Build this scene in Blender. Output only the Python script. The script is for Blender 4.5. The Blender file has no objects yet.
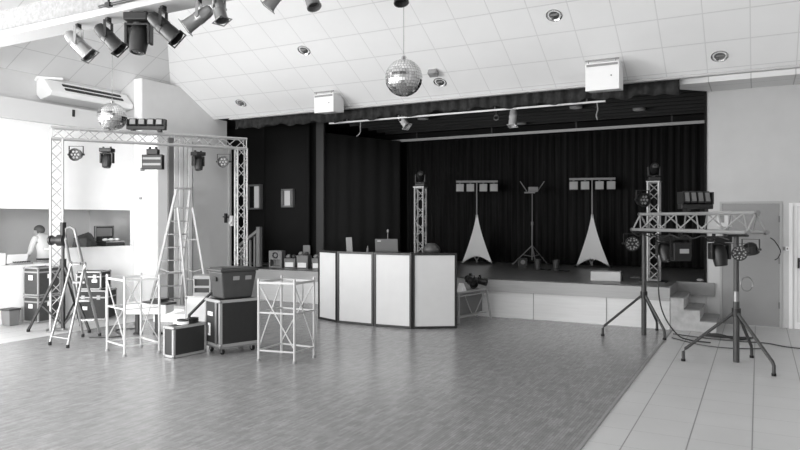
import bpy, bmesh, math, random
from mathutils import Vector, Matrix, Euler
random.seed(4)
PI = math.pi
C = bpy.context.scene.collection
SC = bpy.context.scene

# ------------------------------------------------------------------ materials
def lin(v):
    return v/12.92 if v <= .04045 else ((v+.055)/1.055)**2.4
def mat(name, v, rough=.6, metal=0., noise=.0, nscale=20., spec=.5, bump=0., emit=0., stretch=None):
    m = bpy.data.materials.new(name); m.use_nodes = True
    nt = m.node_tree; b = nt.nodes['Principled BSDF']
    l = lin(v)
    b.inputs['Base Color'].default_value = (l, l, l, 1)
    b.inputs['Roughness'].default_value = rough
    b.inputs['Metallic'].default_value = metal
    b.inputs['Specular IOR Level'].default_value = spec
    if emit:
        b.inputs['Emission Color'].default_value = (1, 1, 1, 1)
        b.inputs['Emission Strength'].default_value = emit
    if noise or bump:
        tc = nt.nodes.new('ShaderNodeTexCoord')
        mp = nt.nodes.new('ShaderNodeMapping')
        if stretch: mp.inputs['Scale'].default_value = stretch
        nz = nt.nodes.new('ShaderNodeTexNoise')
        nz.inputs['Scale'].default_value = nscale; nz.inputs['Detail'].default_value = 5
        nt.links.new(tc.outputs['Object'], mp.inputs['Vector'])
        nt.links.new(mp.outputs['Vector'], nz.inputs['Vector'])
        if noise:
            mr = nt.nodes.new('ShaderNodeMapRange')
            mr.inputs['From Min'].default_value = .3; mr.inputs['From Max'].default_value = .7
            mr.inputs['To Min'].default_value = max(0, l*(1-noise)); mr.inputs['To Max'].default_value = min(1, l*(1+noise))
            nt.links.new(nz.outputs['Fac'], mr.inputs['Value'])
            nt.links.new(mr.outputs['Result'], b.inputs['Base Color'])
        if bump:
            bp = nt.nodes.new('ShaderNodeBump'); bp.inputs['Strength'].default_value = bump; bp.inputs['Distance'].default_value = .01
            nt.links.new(nz.outputs['Fac'], bp.inputs['Height']); nt.links.new(bp.outputs['Normal'], b.inputs['Normal'])
    return m

def grid_mat(name, v, vl, sx, ox, sy, oy, wx, wy, rough=.7, noise=.03, nscale=3., spec=.4):
    """tiles: lines at x = ox + k sx and y = oy + k sy, w = half width of a joint in metres (0 = none)"""
    m = mat(name, v, rough, noise=noise, nscale=nscale, spec=spec)
    nt = m.node_tree; b = nt.nodes['Principled BSDF']
    src = b.inputs['Base Color'].links[0].from_socket if b.inputs['Base Color'].links else None
    tc = nt.nodes.new('ShaderNodeTexCoord'); sp = nt.nodes.new('ShaderNodeSeparateXYZ')
    nt.links.new(tc.outputs['Object'], sp.inputs[0])
    def M(op, a, bb):
        n = nt.nodes.new('ShaderNodeMath'); n.operation = op
        for i, q in enumerate((a, bb)):
            if q is None: continue
            if isinstance(q, (int, float)): n.inputs[i].default_value = q
            else: nt.links.new(q, n.inputs[i])
        return n.outputs[0]
    def line(sock, s, o, w):
        f = M('FRACT', M('DIVIDE', M('SUBTRACT', sock, o-100*s), s), None)
        d = M('ABSOLUTE', M('SUBTRACT', f, .5), None)
        return M('GREATER_THAN', d, .5-w/s)
    fac = M('MAXIMUM', line(sp.outputs[0], sx, ox, wx), line(sp.outputs[1], sy, oy, wy))
    mx = nt.nodes.new('ShaderNodeMix'); mx.data_type = 'RGBA'
    nt.links.new(fac, mx.inputs['Factor'])
    if src: nt.links.new(src, mx.inputs['A'])
    l = lin(vl); mx.inputs['B'].default_value = (l, l, l, 1)
    nt.links.new(mx.outputs['Result'], b.inputs['Base Color'])
    return m

def wood_mat():
    m = bpy.data.materials.new('parquet'); m.use_nodes = True
    nt = m.node_tree; b = nt.nodes['Principled BSDF']
    tc = nt.nodes.new('ShaderNodeTexCoord'); mp = nt.nodes.new('ShaderNodeMapping')
    mp.inputs['Rotation'].default_value = (0, 0, PI/2)
    nt.links.new(tc.outputs['Object'], mp.inputs['Vector'])
    br = nt.nodes.new('ShaderNodeTexBrick')
    br.inputs['Scale'].default_value = 1; br.inputs['Brick Width'].default_value = .16; br.inputs['Row Height'].default_value = .023
    br.inputs['Mortar Size'].default_value = .0012; br.offset = .37
    a, c, d = lin(.52), lin(.585), lin(.44)
    br.inputs['Color1'].default_value = (a, a, a, 1); br.inputs['Color2'].default_value = (c, c, c, 1); br.inputs['Mortar'].default_value = (d, d, d, 1)
    nt.links.new(mp.outputs['Vector'], br.inputs['Vector'])
    nz = nt.nodes.new('ShaderNodeTexNoise'); nz.inputs['Scale'].default_value = 9.; nz.inputs['Detail'].default_value = 6
    nt.links.new(tc.outputs['Object'], nz.inputs['Vector'])
    mr = nt.nodes.new('ShaderNodeMapRange'); mr.inputs['From Min'].default_value = .3; mr.inputs['From Max'].default_value = .7
    mr.inputs['To Min'].default_value = .90; mr.inputs['To Max'].default_value = 1.10
    nt.links.new(nz.outputs['Fac'], mr.inputs['Value'])
    mx = nt.nodes.new('ShaderNodeMix'); mx.data_type = 'RGBA'; mx.blend_type = 'MULTIPLY'; mx.inputs['Factor'].default_value = 1
    nt.links.new(br.outputs['Color'], mx.inputs['A']); nt.links.new(mr.outputs['Result'], mx.inputs['B'])
    nt.links.new(mx.outputs['Result'], b.inputs['Base Color'])
    r2 = nt.nodes.new('ShaderNodeMapRange'); r2.inputs['From Min'].default_value = .3; r2.inputs['From Max'].default_value = .7
    r2.inputs['To Min'].default_value = .235; r2.inputs['To Max'].default_value = .265
    nt.links.new(nz.outputs['Fac'], r2.inputs['Value']); nt.links.new(r2.outputs['Result'], b.inputs['Roughness'])
    b.inputs['Specular IOR Level'].default_value = .45
    return m

def velvet_mat(name, v):
    m = mat(name, v, .9, spec=.1, noise=.5, nscale=1.5, stretch=(14, 14, .4))
    return m

W = dict(
    wall=mat('white_wall', .93, .8, noise=.02, nscale=4),
    wall_shaded=mat('shaded_wall', .83, .8, noise=.03, nscale=3),  # greyer than the closet front to stand for its weaker light
    wall_right=mat('right_wall', .75, .8, noise=.03, nscale=3),
    bulk=mat('bulkhead', .80, .8),  # toned down so the bulkhead reads as less lit than the bar front
    bar_dark=mat('bar_interior', .82, .9),
    white=mat('white_paint', .92, .5),
    booth=mat('booth_panel', .80, .6, noise=.02, nscale=6),
    paint=mat('white_enamel', .70, .35),
    cream=mat('stage_fascia', .84, .6, noise=.04, nscale=5, stretch=(.4, 1, 6)),
    band=mat('stage_band', .65, .55, noise=.08, nscale=6, stretch=(.3, 1, 10)),
    concrete=mat('concrete', .72, .85, noise=.18, nscale=9, bump=.3),
    tread=mat('step_tread', .55, .7, noise=.08, nscale=8),
    stagefloor=mat('stage_floor', .42, .35, noise=.2, nscale=5),
    door=mat('door_grey', .56, .5, noise=.03, nscale=4),
    doorleft=mat('door_left_grey', .75, .55, noise=.02, nscale=4),
    strip_dark=mat('dark_strip', .42, .6),
    strip_pale=mat('pale_strip', .84, .6),
    wall_up_shade=mat('upper_wall_shade', .78, .8, noise=.02, nscale=4),  # colour lowered in place of the dimmer light above the bar
    beamtrim=mat('beam_trim', .70, .6),
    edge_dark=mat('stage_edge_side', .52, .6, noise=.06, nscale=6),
    frame=mat('door_frame', .66, .5),
    black=mat('black_plastic', .11, .45),
    blackmetal=mat('black_metal', .14, .4, metal=.2),
    darkgrey=mat('dark_grey_plastic', .24, .45, noise=.1, nscale=12),
    grey=mat('grey_plastic', .45, .5),
    mid=mat('mid_grey', .55, .5),
    rubber=mat('rubber', .08, .8),
    alu=mat('aluminium', .55, .35, metal=.7),
    alupaint=mat('bright_aluminium', .64, .42, metal=.4),
    steel=mat('steel', .62, .3, metal=.9),
    chrome=mat('chrome', .85, .12, metal=1),
    silver=mat('silver_can', .60, .3, metal=.9),
    casepanel=mat('case_panel', .13, .6, noise=.12, nscale=30),
    casefaded=mat('case_panel_grey', .24, .6, noise=.1, nscale=20),
    label=mat('label_white', .92, .5),
    lens=mat('lens_glass', .25, .08),
    lensw=mat('lens_frosted', .66, .3),
    led=mat('led_lens', .55, .2),
    velvet=velvet_mat('black_velvet', .12),
    velvet2=mat('black_side_cloth', .25, .9, spec=.1),
    valance=mat('valance_cloth', .21, .9, spec=.1, noise=.25, nscale=14),
    blackwall=mat('black_wall', .13, .9, spec=.1),
    blackceil=mat('black_stage_ceiling', .07, .7, noise=.3, nscale=2, stretch=(.3, 12, 1)),
    scrim=mat('white_stretch_cloth', .88, .8),
    ceil=grid_mat('ceiling_tiles', 0.95, .87, .572, -4.67, .503, 10.92, .007, .009, noise=.01),
    ceilL=grid_mat('ceiling_tiles_left', .90, .80, .503, -11.15, .572, 10.2, .007, .008, noise=.01),
    ceilflat=grid_mat('ceiling_tiles_flat', .86, .70, .572, -4.67, .9, 10.6, .008, .006, noise=.01),
    tiles=grid_mat('pale_floor_tiles', .76, .52, .43, -.04, .43, 5.2, .005, .0016, rough=.38, noise=.04, nscale=1.5, spec=.45),
    wood=wood_mat(),
    beam=mat('beam_plaster', .55, .85, noise=.16, nscale=26, bump=.5),
    skin=mat('skin', .66, .6), hair=mat('hair', .32, .8), shirt=mat('shirt', .82, .85, noise=.04, nscale=6),
    trousers=mat('trousers', .66, .85, noise=.04, nscale=8), belt=mat('belt', .22, .5),
    screen=mat('laptop_lid', .50, .35, metal=.3),
    pane=mat('lit_pane', .6, .4, emit=.22),
    glass=mat('door_glass', .80, .1, emit=.1),
    cloth_dark=mat('dark_cloth', .25, .9, noise=.3, nscale=12),
)

# ------------------------------------------------------------------ mesh helpers
def B(): return bmesh.new()
def V(*a): return Vector(a)
def frame(d, hint=None):
    d = Vector(d).normalized()
    h = Vector(hint) if hint else (V(0, 0, 1) if abs(d.z) < .95 else V(1, 0, 0))
    u = h.cross(d).normalized(); w = d.cross(u)
    return u, w, d
def box(bm, c, s, rot=None):
    """centre, full size, optional Euler / Matrix"""
    R = Matrix.Identity(3)
    if rot is not None: R = rot if isinstance(rot, Matrix) else Euler(rot).to_matrix()
    vs = []
    for z in (-1, 1):
        for x, y in ((-1, -1), (1, -1), (1, 1), (-1, 1)):
            vs.append(bm.verts.new(Vector(c) + R @ V(x*s[0]/2, y*s[1]/2, z*s[2]/2)))
    for f in ((3, 2, 1, 0), (4, 5, 6, 7), (0, 1, 5, 4), (1, 2, 6, 5), (2, 3, 7, 6), (3, 0, 4, 7)):
        bm.faces.new([vs[i] for i in f])
    return bm
def bx(bm, x0, x1, y0, y1, z0, z1):
    return box(bm, ((x0+x1)/2, (y0+y1)/2, (z0+z1)/2), (abs(x1-x0), abs(y1-y0), abs(z1-z0)))
def taper_box(bm, c, s0, s1, h):
    """box on z0=c.z whose footprint goes from s0 to s1"""
    vs = []
    for z, s in ((0, s0), (h, s1)):
        for x, y in ((-1, -1), (1, -1), (1, 1), (-1, 1)):
            vs.append(bm.verts.new((c[0]+x*s[0]/2, c[1]+y*s[1]/2, c[2]+z)))
    for f in ((3, 2, 1, 0), (4, 5, 6, 7), (0, 1, 5, 4), (1, 2, 6, 5), (2, 3, 7, 6), (3, 0, 4, 7)):
        bm.faces.new([vs[i] for i in f])
def lathe(bm, prof, o, axis=(0, 0, 1), seg=16, squash=1.):
    """prof: (s along axis, radius)"""
    u, w, d = frame(axis); o = Vector(o); rings = []
    for s, r in prof:
        if r <= 1e-6: rings.append([bm.verts.new(o+d*s)])
        else: rings.append([bm.verts.new(o+d*s+(u*math.cos(2*PI*k/seg)+w*math.sin(2*PI*k/seg)*squash)*r) for k in range(seg)])
    for a, b in zip(rings, rings[1:]):
        for k in range(seg):
            q = [a[k % len(a)], a[(k+1) % len(a)], b[(k+1) % len(b)], b[k % len(b)]]
            q2 = []
            for v in q:
                if v not in q2: q2.append(v)
            if len(q2) > 2:
                try: bm.faces.new(q2)
                except ValueError: pass
    for r in (rings[0], rings[-1]):
        if len(r) > 1:
            try: bm.faces.new(r)
            except ValueError: pass
def cyl(bm, p0, p1, r, r1=None, seg=10):
    p0, p1 = Vector(p0), Vector(p1); L = (p1-p0).length
    lathe(bm, [(0, r), (L, r if r1 is None else r1)], p0, p1-p0, seg)
def bar(bm, p0, p1, w, h, hint=None):
    """square bar"""
    p0, p1 = Vector(p0), Vector(p1)
    u, ww, d = frame(p1-p0, hint)
    R = Matrix((u, ww, d)).transposed()
    box(bm, (p0+p1)/2, (w, h, (p1-p0).length), R)
def tube(bm, pts, r, seg=8, closed=False):
    pts = [Vector(p) for p in pts]; n = len(pts); rings = []
    for i, p in enumerate(pts):
        if closed: t = pts[(i+1) % n]-pts[i-1]
        else: t = pts[min(i+1, n-1)]-pts[max(i-1, 0)]
        u, w, _ = frame(t)
        rings.append([bm.verts.new(p+(u*math.cos(2*PI*k/seg)+w*math.sin(2*PI*k/seg))*r) for k in range(seg)])
    m = n if closed else n-1
    for i in range(m):
        a, b = rings[i], rings[(i+1) % n]
        for k in range(seg):
            bm.faces.new((a[k], a[(k+1) % seg], b[(k+1) % seg], b[k]))
    if not closed:
        bm.faces.new(rings[0]); bm.faces.new(rings[-1])
def smooth_path(pts, n=6):
    pts = [Vector(p) for p in pts]; out = []
    for i in range(len(pts)-1):
        p0, p1, p2, p3 = pts[max(i-1, 0)], pts[i], pts[i+1], pts[min(i+2, len(pts)-1)]
        for k in range(n):
            t = k/n
            out.append(.5*((2*p1)+(p2-p0)*t+(2*p0-5*p1+4*p2-p3)*t*t+(3*p1-p0-3*p2+p3)*t**3))
    out.append(pts[-1]); return out
def sphere(bm, c, r, seg=16, rings=10, s=(1, 1, 1)):
    prof = [(-math.cos(PI*i/rings), math.sin(PI*i/rings)) for i in range(rings+1)]
    n0 = len(bm.verts)
    t = B(); lathe(t, prof, (0, 0, 0), (0, 0, 1), seg)
    vm = {v: bm.verts.new((c[0]+v.co.x*r*s[0], c[1]+v.co.y*r*s[1], c[2]+v.co.z*r*s[2])) for v in t.verts}
    for f in t.faces: bm.faces.new([vm[v] for v in f.verts])
    t.free()
def prism(bm, poly, d):
    """poly of 3-D points, extruded by vector d"""
    a = [bm.verts.new(p) for p in poly]; b = [bm.verts.new(Vector(p)+Vector(d)) for p in poly]
    n = len(a); bm.faces.new(a); bm.faces.new(b[::-1])
    for i in range(n): bm.faces.new((a[i], b[i], b[(i+1) % n], a[(i+1) % n]))

def obj(name, bm, m, parent=None, smooth=False, bevel=0., loc=None):
    bmesh.ops.recalc_face_normals(bm, faces=bm.faces[:])
    me = bpy.data.meshes.new(name); bm.to_mesh(me); bm.free()
    o = bpy.data.objects.new(name, me); C.objects.link(o)
    me.materials.append(m)
    if smooth:
        for p in me.polygons: p.use_smooth = True
        try:
            me.set_sharp_from_angle(angle=math.radians(38))
        except Exception: pass
    if bevel:
        b = o.modifiers.new('edge', 'BEVEL'); b.width = bevel; b.segments = 2; b.limit_method = 'ANGLE'
    if parent: o.parent = parent
    if loc: o.location = loc
    return o
def thing(name, label, cat, loc=(0, 0, 0), rotz=0, group=None):
    o = bpy.data.objects.new(name, None); C.objects.link(o)
    o.empty_display_size = .1
    o.location = loc; o.rotation_euler = (0, 0, rotz); o['label'] = label; o['category'] = cat
    if group: o['group'] = group
    return o
def tag(o, label, cat, group=None):
    o['label'] = label; o['category'] = cat
    if group: o['group'] = group
    return o
def struct(name, bm, m, parent=None, smooth=False, bevel=0.):
    o = obj(name, bm, m, parent, smooth, bevel)
    if not parent: o['kind'] = 'structure'
    return o
def dup(root, loc, rotz=None, label=None, group=None):
    r = root.copy(); C.objects.link(r); r.location = loc
    if rotz is not None: r.rotation_euler = (0, 0, rotz)
    if label: r['label'] = label
    if group: r['group'] = group
    for ch in list(root.children):
        c = ch.copy(); C.objects.link(c); c.parent = r
        for g in ch.children:
            d = g.copy(); C.objects.link(d); d.parent = c
    return r

# ------------------------------------------------------------------ camera
YAW = math.radians(28.2)
cam = bpy.data.cameras.new('camera'); cam.sensor_width = 36; cam.lens = 668/800*36; cam.shift_y = -6/800
co = bpy.data.objects.new('camera', cam); C.objects.link(co); co.location = (0, 0, 1.7); co.rotation_euler = (PI/2, 0, YAW)
SC.camera = co
RGT = V(math.cos(YAW), math.sin(YAW), 0); FWD = V(-math.sin(YAW), math.cos(YAW), 0)

# ------------------------------------------------------------------ the setting
def Zm(y): return 3.88+.555*(11-y)
bm = B(); bx(bm, -14.2, 2.6, -3.2, 12.1, -.12, -.003); struct('floor', bm, W['tiles'])
bm = B(); bx(bm, -9.1, -1.18, -3.0, 10.98, -.0025, 0); struct('floor_parquet', bm, W['wood'])
bm = B(); bx(bm, -1.18, -1.152, -3.0, 10.98, -.0025, .004); struct('trim_1', bm, W['edge_dark'])

# sloping ceiling: main plane, left hip, rear plane
YR, ZR = 4.0, 3.88+.555*7
def plane(name, pts, m, th=.08):
    bm = B(); prism(bm, pts, (0, 0, th)); struct(name, bm, m)
plane('ceiling', [(2.6, 11, 3.88), (-11.15, 11, 3.88), (-11.15, 10.37, Zm(10.37)), (-.784-YR, YR, ZR), (2.6, YR, ZR)], W['ceil'])
plane('ceiling_left', [(-11.15, 10.37, Zm(10.37)), (-11.15, -2.36, Zm(10.37)), (-.784-YR, YR, ZR)], W['ceilL'])
plane('ceiling_rear', [(2.6, YR, ZR), (-.784-YR, YR, ZR), (-11.15, -2.36, Zm(10.37)), (-11.15, -3.1, 3.82), (2.6, -3.1, 3.82)], W['ceilL'])
# flat strip over the right end of the stage front
plane('ceiling_strip', [(-1.50, 11.16, 3.78), (-.70, 12.0, 3.78), (2.6, 12.0, 3.78), (2.6, 11.16, 3.78)], W['ceilflat'], .12)
# eaves trim along the stage opening
bm = B(); bx(bm, -10.05, 2.6, 10.95, 11.0, 3.845, 3.875); bx(bm, -10.05, 2.6, 10.93, 11.02, 3.838, 3.845); struct('trim_2', bm, W['wall_right'])

# walls
bm = B(); bx(bm, 2.6, 2.7, -3.2, 12.1, 0, 8.2); struct('wall_right', bm, W['wall_right'])
bm = B()
bx(bm, -.74, -.55, 12.0, 12.12, 0, 3.95); bx(bm, .33, .42, 12, 12.12, 0, 3.95); bx(bm, -.55, .33, 12, 12.12, 1.98, 3.95)
bx(bm, .42, 1.35, 12, 12.12, 1.95, 3.95); bx(bm, 1.35, 2.6, 12, 12.12, 0, 3.95)
struct('wall_stage_right', bm, W['wall_right'])
bm = B(); bx(bm, -.775, -.742, 11.98, 12.14, .665, 3.86); struct('trim_3', bm, W['blackwall'])
# left wall: upper wall with the air conditioner, bulkhead, bar front
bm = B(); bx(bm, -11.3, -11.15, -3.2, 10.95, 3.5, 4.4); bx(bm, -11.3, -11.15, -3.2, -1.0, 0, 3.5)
bx(bm, -11.3, -11.15, -1.0, 5.2, 0, .9); bx(bm, -11.3, -11.15, -1.0, 5.2, 3.2, 3.5); struct('wall_left', bm, W['wall_up_shade'])
bm = B(); bx(bm, -11.15, -10.62, 5.3, 9.07, 3.33, 3.66); struct('wall_bulkhead', bm, W['bulk'])
bm = B()
X0, X1 = -10.80, -10.75
bx(bm, X0, X1, 5.3, 9.07, 1.87, 3.33); bx(bm, X0, X1, 5.3, 7.33, 0, .9); bx(bm, X0, X1, 7.33, 7.52, 0, 1.87)
bx(bm, X0, X1, 7.52, 9.0, 0, 1.15); bx(bm, X0, X1, 9.0, 9.07, 0, 1.87); bx(bm, -11.15, X0, 5.3, 5.4, 0, 3.33); bx(bm, -11.15, X0, 5.4, 9.07, 3.25, 3.33)
struct('wall_bar', bm, W['wall'])
bm = B(); bx(bm, -11.25, -10.70, 7.52, 8.97, 1.15, 1.185); obj_counter = struct('trim_4', bm, W['white'])
bm = B(); bx(bm, -11.25, -10.72, 5.35, 7.32, .9, .94); struct('trim_5', bm, W['white'])
# bar room behind
bm = B()
bx(bm, -14.1, -14.0, 4.5, 11, 0, 2.6); bx(bm, -14.0, -11.0, 4.4, 4.5, 0, 2.6); bx(bm, -14.0, -11.0, 10.5, 10.6, 0, 2.6)
bx(bm, -14.0, -10.96, 4.5, 10.5, 2.6, 2.66); bx(bm, -13.9, -13.86, 6.9, 6.98, 0, 2.6)
struct('wall_bar_interior', bm, W['bar_dark'])
# closet block left of the stage
bm = B(); bx(bm, -10.78, -10.1, 9.07, 11.0, 0, 3.3); bx(bm, -11.14, -10.53, 11.0, 11.4, 3.3, 3.9); struct('wall_closet', bm, W['wall_shaded'])
bm = B(); bx(bm, -11.14, -10.53, 9.07, 11.0, 3.3, 4.43); struct('wall_closet_upper', bm, W['wall_shaded'])
bm = B(); bx(bm, -10.74, -10.1, 9.04, 9.069, 0, 3.3); bx(bm, -10.74, -10.53, 9.04, 9.069, 3.3, 4.43); struct('wall_closet_front', bm, W['wall'])
bm = B(); bx(bm, -10.099, -10.06, 9.29, 9.41, 0, 3.28); struct('trim_6', bm, W['strip_dark'])
bm = B()
for k in range(4): bx(bm, -10.099, -10.045+.012*(k % 2), 9.42+k*.12, 9.42+k*.12+.085, 0, 3.28)
bx(bm, -10.099, -10.085, 9.41, 9.9, 0, 3.28); struct('trim_7', bm, W['strip_pale'])
bm = B(); bx(bm, -10.099, -10.07, 9.93, 10.93, 0, 3.27); d1 = struct('door_1', bm, W['doorleft'])
bm = B(); bx(bm, -10.07, -10.03, 10.82, 10.87, 1.62, 1.82); cyl(bm, (-10.03, 10.85, 1.74), (-9.99, 10.85, 1.74), .015); cyl(bm, (-9.99, 10.86, 1.74), (-9.99, 10.70, 1.745), .013)
obj('door_handle', bm, W['blackmetal'], d1)
bm = B(); bx(bm, -10.10, -10.03, 10.935, 11.0, 0, 3.27); struct('trim_8', bm, W['frame'])
bm = B(); box(bm, (-10.0, 10.97, 1.66), (.06, .05, .22)); cyl(bm, (-9.99, 10.94, 1.62), (-9.99, 10.9, 1.62), .03)
k = obj('door_lock', bm, W['label']); tag(k, 'small pale lock case on the frame of the grey left door', 'lock')

# right door
bm = B(); bx(bm, -.515, .295, 11.995, 12.04, .008, 1.945); d2 = struct('door_2', bm, W['door'])
bm = B(); bx(bm, -.55, -.517, 11.985, 12.06, 0, 1.98); bx(bm, .297, .33, 11.985, 12.06, 0, 1.98); bx(bm, -.517, .297, 11.985, 12.06, 1.947, 1.98)
obj('door_frame', bm, W['frame'], d2)
bm = B()
for z in (.3, 1.0, 1.65): cyl(bm, (.288, 11.988, z), (.288, 11.988, z+.1), .012)
obj('hinge', bm, W['grey'], d2)
bm = B(); bx(bm, .42, .47, 11.97, 12.06, 0, 1.95); bx(bm, 1.30, 1.35, 11.97, 12.06, 0, 1.95); bx(bm, .47, 1.3, 11.97, 12.06, 1.9, 1.95); bx(bm, .47, .53, 12.0, 12.04, .0, 1.9); bx(bm, .53, 1.3, 12.0, 12.04, .0, .1)
d3 = struct('door_3', bm, W['white'])
bm = B(); bx(bm, .53, 1.3, 12.015, 12.025, .1, 1.9); obj('glass_pane', bm, W['glass'], d3)
bm = B(); box(bm, (.55, 11.97, 1.02), (.03, .05, .16)); cyl(bm, (.55, 11.95, 1.06), (.68, 11.94, 1.04), .012); obj('door_handle', bm, W['blackmetal'], d3)

# rear wall with the daylight windows (behind the camera)
bm = B()
for a, b in ((-11.3, -11.0), (-3.6, -2.6), (1.9, 2.7)): bx(bm, a, b, -3.2, -3.1, 0, 3.9)
for a, b in ((-11.0, -3.6), (-2.6, 1.9)): bx(bm, a, b, -3.2, -3.1, 0, .4); bx(bm, a, b, -3.2, -3.1, 2.9, 3.9)
struct('wall_rear', bm, W['wall'])
bm = B()
for x in [-11.0+i*1.233 for i in range(7)]+[-2.6+i*1.5 for i in range(4)]: bx(bm, x-.03, x+.03, -3.18, -3.12, .4, 2.9)
struct('window_1', bm, W['white'])

# ------------------------------------------------------------------ stage
bm = B(); bx(bm, -9.35, -1.2, 11.03, 15.3, 0, .44); st = struct('stage', bm, W['cream'])
bm = B(); bx(bm, -11.7, -1.2, 12.0, 15.5, .0, .43); bx(bm, -1.2, -.72, 12.03, 15.5, 0, .62); obj('stage_base', bm, W['cream'], st)
bm = B(); bx(bm, -9.36, -1.2, 11.0, 11.06, .44, .655); pass
obj('stage_edge', bm, W['band'], st)
bm = B(); bx(bm, -1.2, -1.192, 11.0, 11.97, .44, .66); bx(bm, -1.2, -.62, 11.955, 11.985, .44, .662); o = obj('stage_edge', bm, W['edge_dark'], st); o['label'] = 'side face with shade in its colour'  # right-hand faces coloured darker to stand for less light
bm = B(); bx(bm, -9.36, -1.2, 11.0, 15.5, .645, .66); bx(bm, -11.7, -9.36, 12.0, 15.5, .645, .66); bx(bm, -1.2, -.72, 11.97, 15.5, .645, .66)
obj('stage_boards', bm, W['stagefloor'], st)
bm = B()
for x in (-8.15, -6.95, -5.75, -4.55, -3.35, -2.15): bx(bm, x-.004, x+.004, 11.018, 11.03, 0, .44)
obj('panel_joint', bm, W['mid'], st)
# steps on the right
bm = B()
for i, (x0, x1, z) in enumerate(((-1.188, -1.0, .50), (-1.0, -.775, .325), (-.775, -.55, .165))): bx(bm, x0, x1, 11.0, 11.95, 0, z-.012)
ss = struct('stage_steps', bm, W['concrete'])
bm = B()
for x0, x1, z in ((-1.188, -.99, .50), (-1.0, -.765, .325), (-.775, -.54, .165)): bx(bm, x0, x1, 10.99, 11.95, z-.012, z)
obj('tread', bm, W['tread'], ss)
# steps on the left
bm = B()
for x0, x1, z in ((-9.6, -9.37, .50), (-9.83, -9.6, .33), (-10.05, -9.83, .165)): bx(bm, x0, x1, 11.2, 11.95, 0, z)
struct('stage_steps_left', bm, W['tread'])
# stage box: ceiling, side and rear walls
bm = B(); bx(bm, -11.7, -.7, 11.03, 15.6, 3.92, 3.98)
for i in range(9): bx(bm, -8.4, -.8, 11.5+i*.42, 11.53+i*.42, 3.86, 3.92)
struct('ceiling_stage', bm, W['blackceil'])
bm = B(); bx(bm, -11.8, -11.7, 11.0, 15.6, 0, 3.95); bx(bm, -11.7, -8.9, 12.6, 12.7, .66, 3.92); struct('wall_stage_left', bm, W['blackwall'])
bm = B(); bx(bm, -11.7, -.6, 15.5, 15.6, 0, 3.95); struct('wall_stage_back', bm, W['blackwall'])
bm = B(); bx(bm, -.70, -.62, 12.12, 15.6, 0, 3.95); struct('wall_stage_side', bm, W['blackwall'])
bm = B(); bx(bm, -8.88, -8.68, 12.52, 12.59, .665, 3.9); struct('trim_9', bm, mat('dark_post', .25, .6))

# curtains
def curtain(name, label, p0, p1, z0, z1, m, pitch=.16, amp=.032, th=.012):
    p0, p1 = V(*p0, 0), V(*p1, 0); L = (p1-p0).length; d = (p1-p0)/L; n = V(-d.y, d.x, 0)
    N = int(L/pitch*6); bm = B(); cols = []
    for i in range(N+1):
        s = L*i/N
        ph = 2*PI*s/pitch + 1.3*math.sin(s*2.1)
        row = []
        for j, z in enumerate((z0, z0+(z1-z0)*.33, z0+(z1-z0)*.66, z1)):
            a = amp*(1-.25*j/3)*(math.sin(ph)+.3*math.sin(ph*.37+j*.5))
            row.append(bm.verts.new(p0+d*s+n*a+V(0, 0, z)))
        cols.append(row)
    for a, b in zip(cols, cols[1:]):
        for j in range(3): bm.faces.new((a[j], b[j], b[j+1], a[j+1]))
    o = obj(name, bm, m, smooth=True)
    so = o.modifiers.new('thick', 'SOLIDIFY'); so.thickness = th
    return tag(o, label, 'curtain')
curtain('stage_curtain', 'wide black pleated curtain across the back of the stage', (-7.95, 15.2), (-.8, 15.2), .672, 3.66, W['velvet'])
curtain('stage_curtain', 'black side curtain running back along the left of the stage, behind the booth', (-8.78, 12.72), (-8.05, 15.05), .672, 3.68, W['velvet2'], .4, .01)
curtain('stage_curtain', 'flat black drape at stage left, behind the labelled boxes and the small window', (-10.3, 12.42), (-8.99, 12.42), .672, 3.85, W['blackwall'], .5, .008)
bm = B()
N = 420; cols = []
for i in range(N+1):
    s = i/N; x = -10.0+s*(8.93)
    a = math.sin(s*290)*.035+math.sin(s*117+1)*.03
    zb = 3.635+.02*math.sin(s*61)+.02*math.sin(s*143)+.02*max(0, math.sin(s*13))
    if s > .95: zb -= .02*math.sin((s-.95)*60)
    cols.append([bm.verts.new((x, 11.075+a*.6, zb)), bm.verts.new((x, 11.075+a, (zb+3.87)/2)), bm.verts.new((x, 11.075+a*.35, 3.87))])
for a, b in zip(cols, cols[1:]):
    for j in range(2): bm.faces.new((a[j], b[j], b[j+1], a[j+1]))
o = obj('stage_valance', bm, W['valance'], smooth=True); so = o.modifiers.new('thick', 'SOLIDIFY'); so.thickness = .012
tag(o, 'ruffled dark valance hanging along the top of the stage opening', 'curtain')
# white rail under the valance
t = thing('curtain_rail', 'pale curtain rail under the ruffled valance across the stage opening', 'rail', (-4.9, 11.20, 3.625))
bm = B(); bx(bm, -2.72, 2.70, -.015, .015, -.014, .014); obj('rail', bm, W['white'], t)
for x in (-2.3, -.8, .8, 2.4): bm = B(); bx(bm, x-.012, x+.012, -.01, .01, .014, .20); obj('hanger', bm, W['grey'], t)
for x, k in ((-2.0, -1), (2.56, 1)):
    bm = B(); tube(bm, smooth_path([(x, .03, .0), (x+.01*k, .035, -.12), (x-.01, .03, -.22), (x-.05*k*-1-.04, .03, -.29)]), .011); obj('cord_end', bm, W['mid'], t)
t = thing('pelmet_rail', 'long pale strip along the top of the back curtain', 'rail', (-4.6, 15.08, 3.70))
bm = B(); bx(bm, -3.75, 3.85, -.03, .03, -.03, .03); obj('rail', bm, W['paint'], t)
for x in (-3, -1, 1, 3): bm = B(); bx(bm, x-.015, x+.015, -.01, .01, .03, .22); obj('hanger', bm, W['black'], t)
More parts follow.
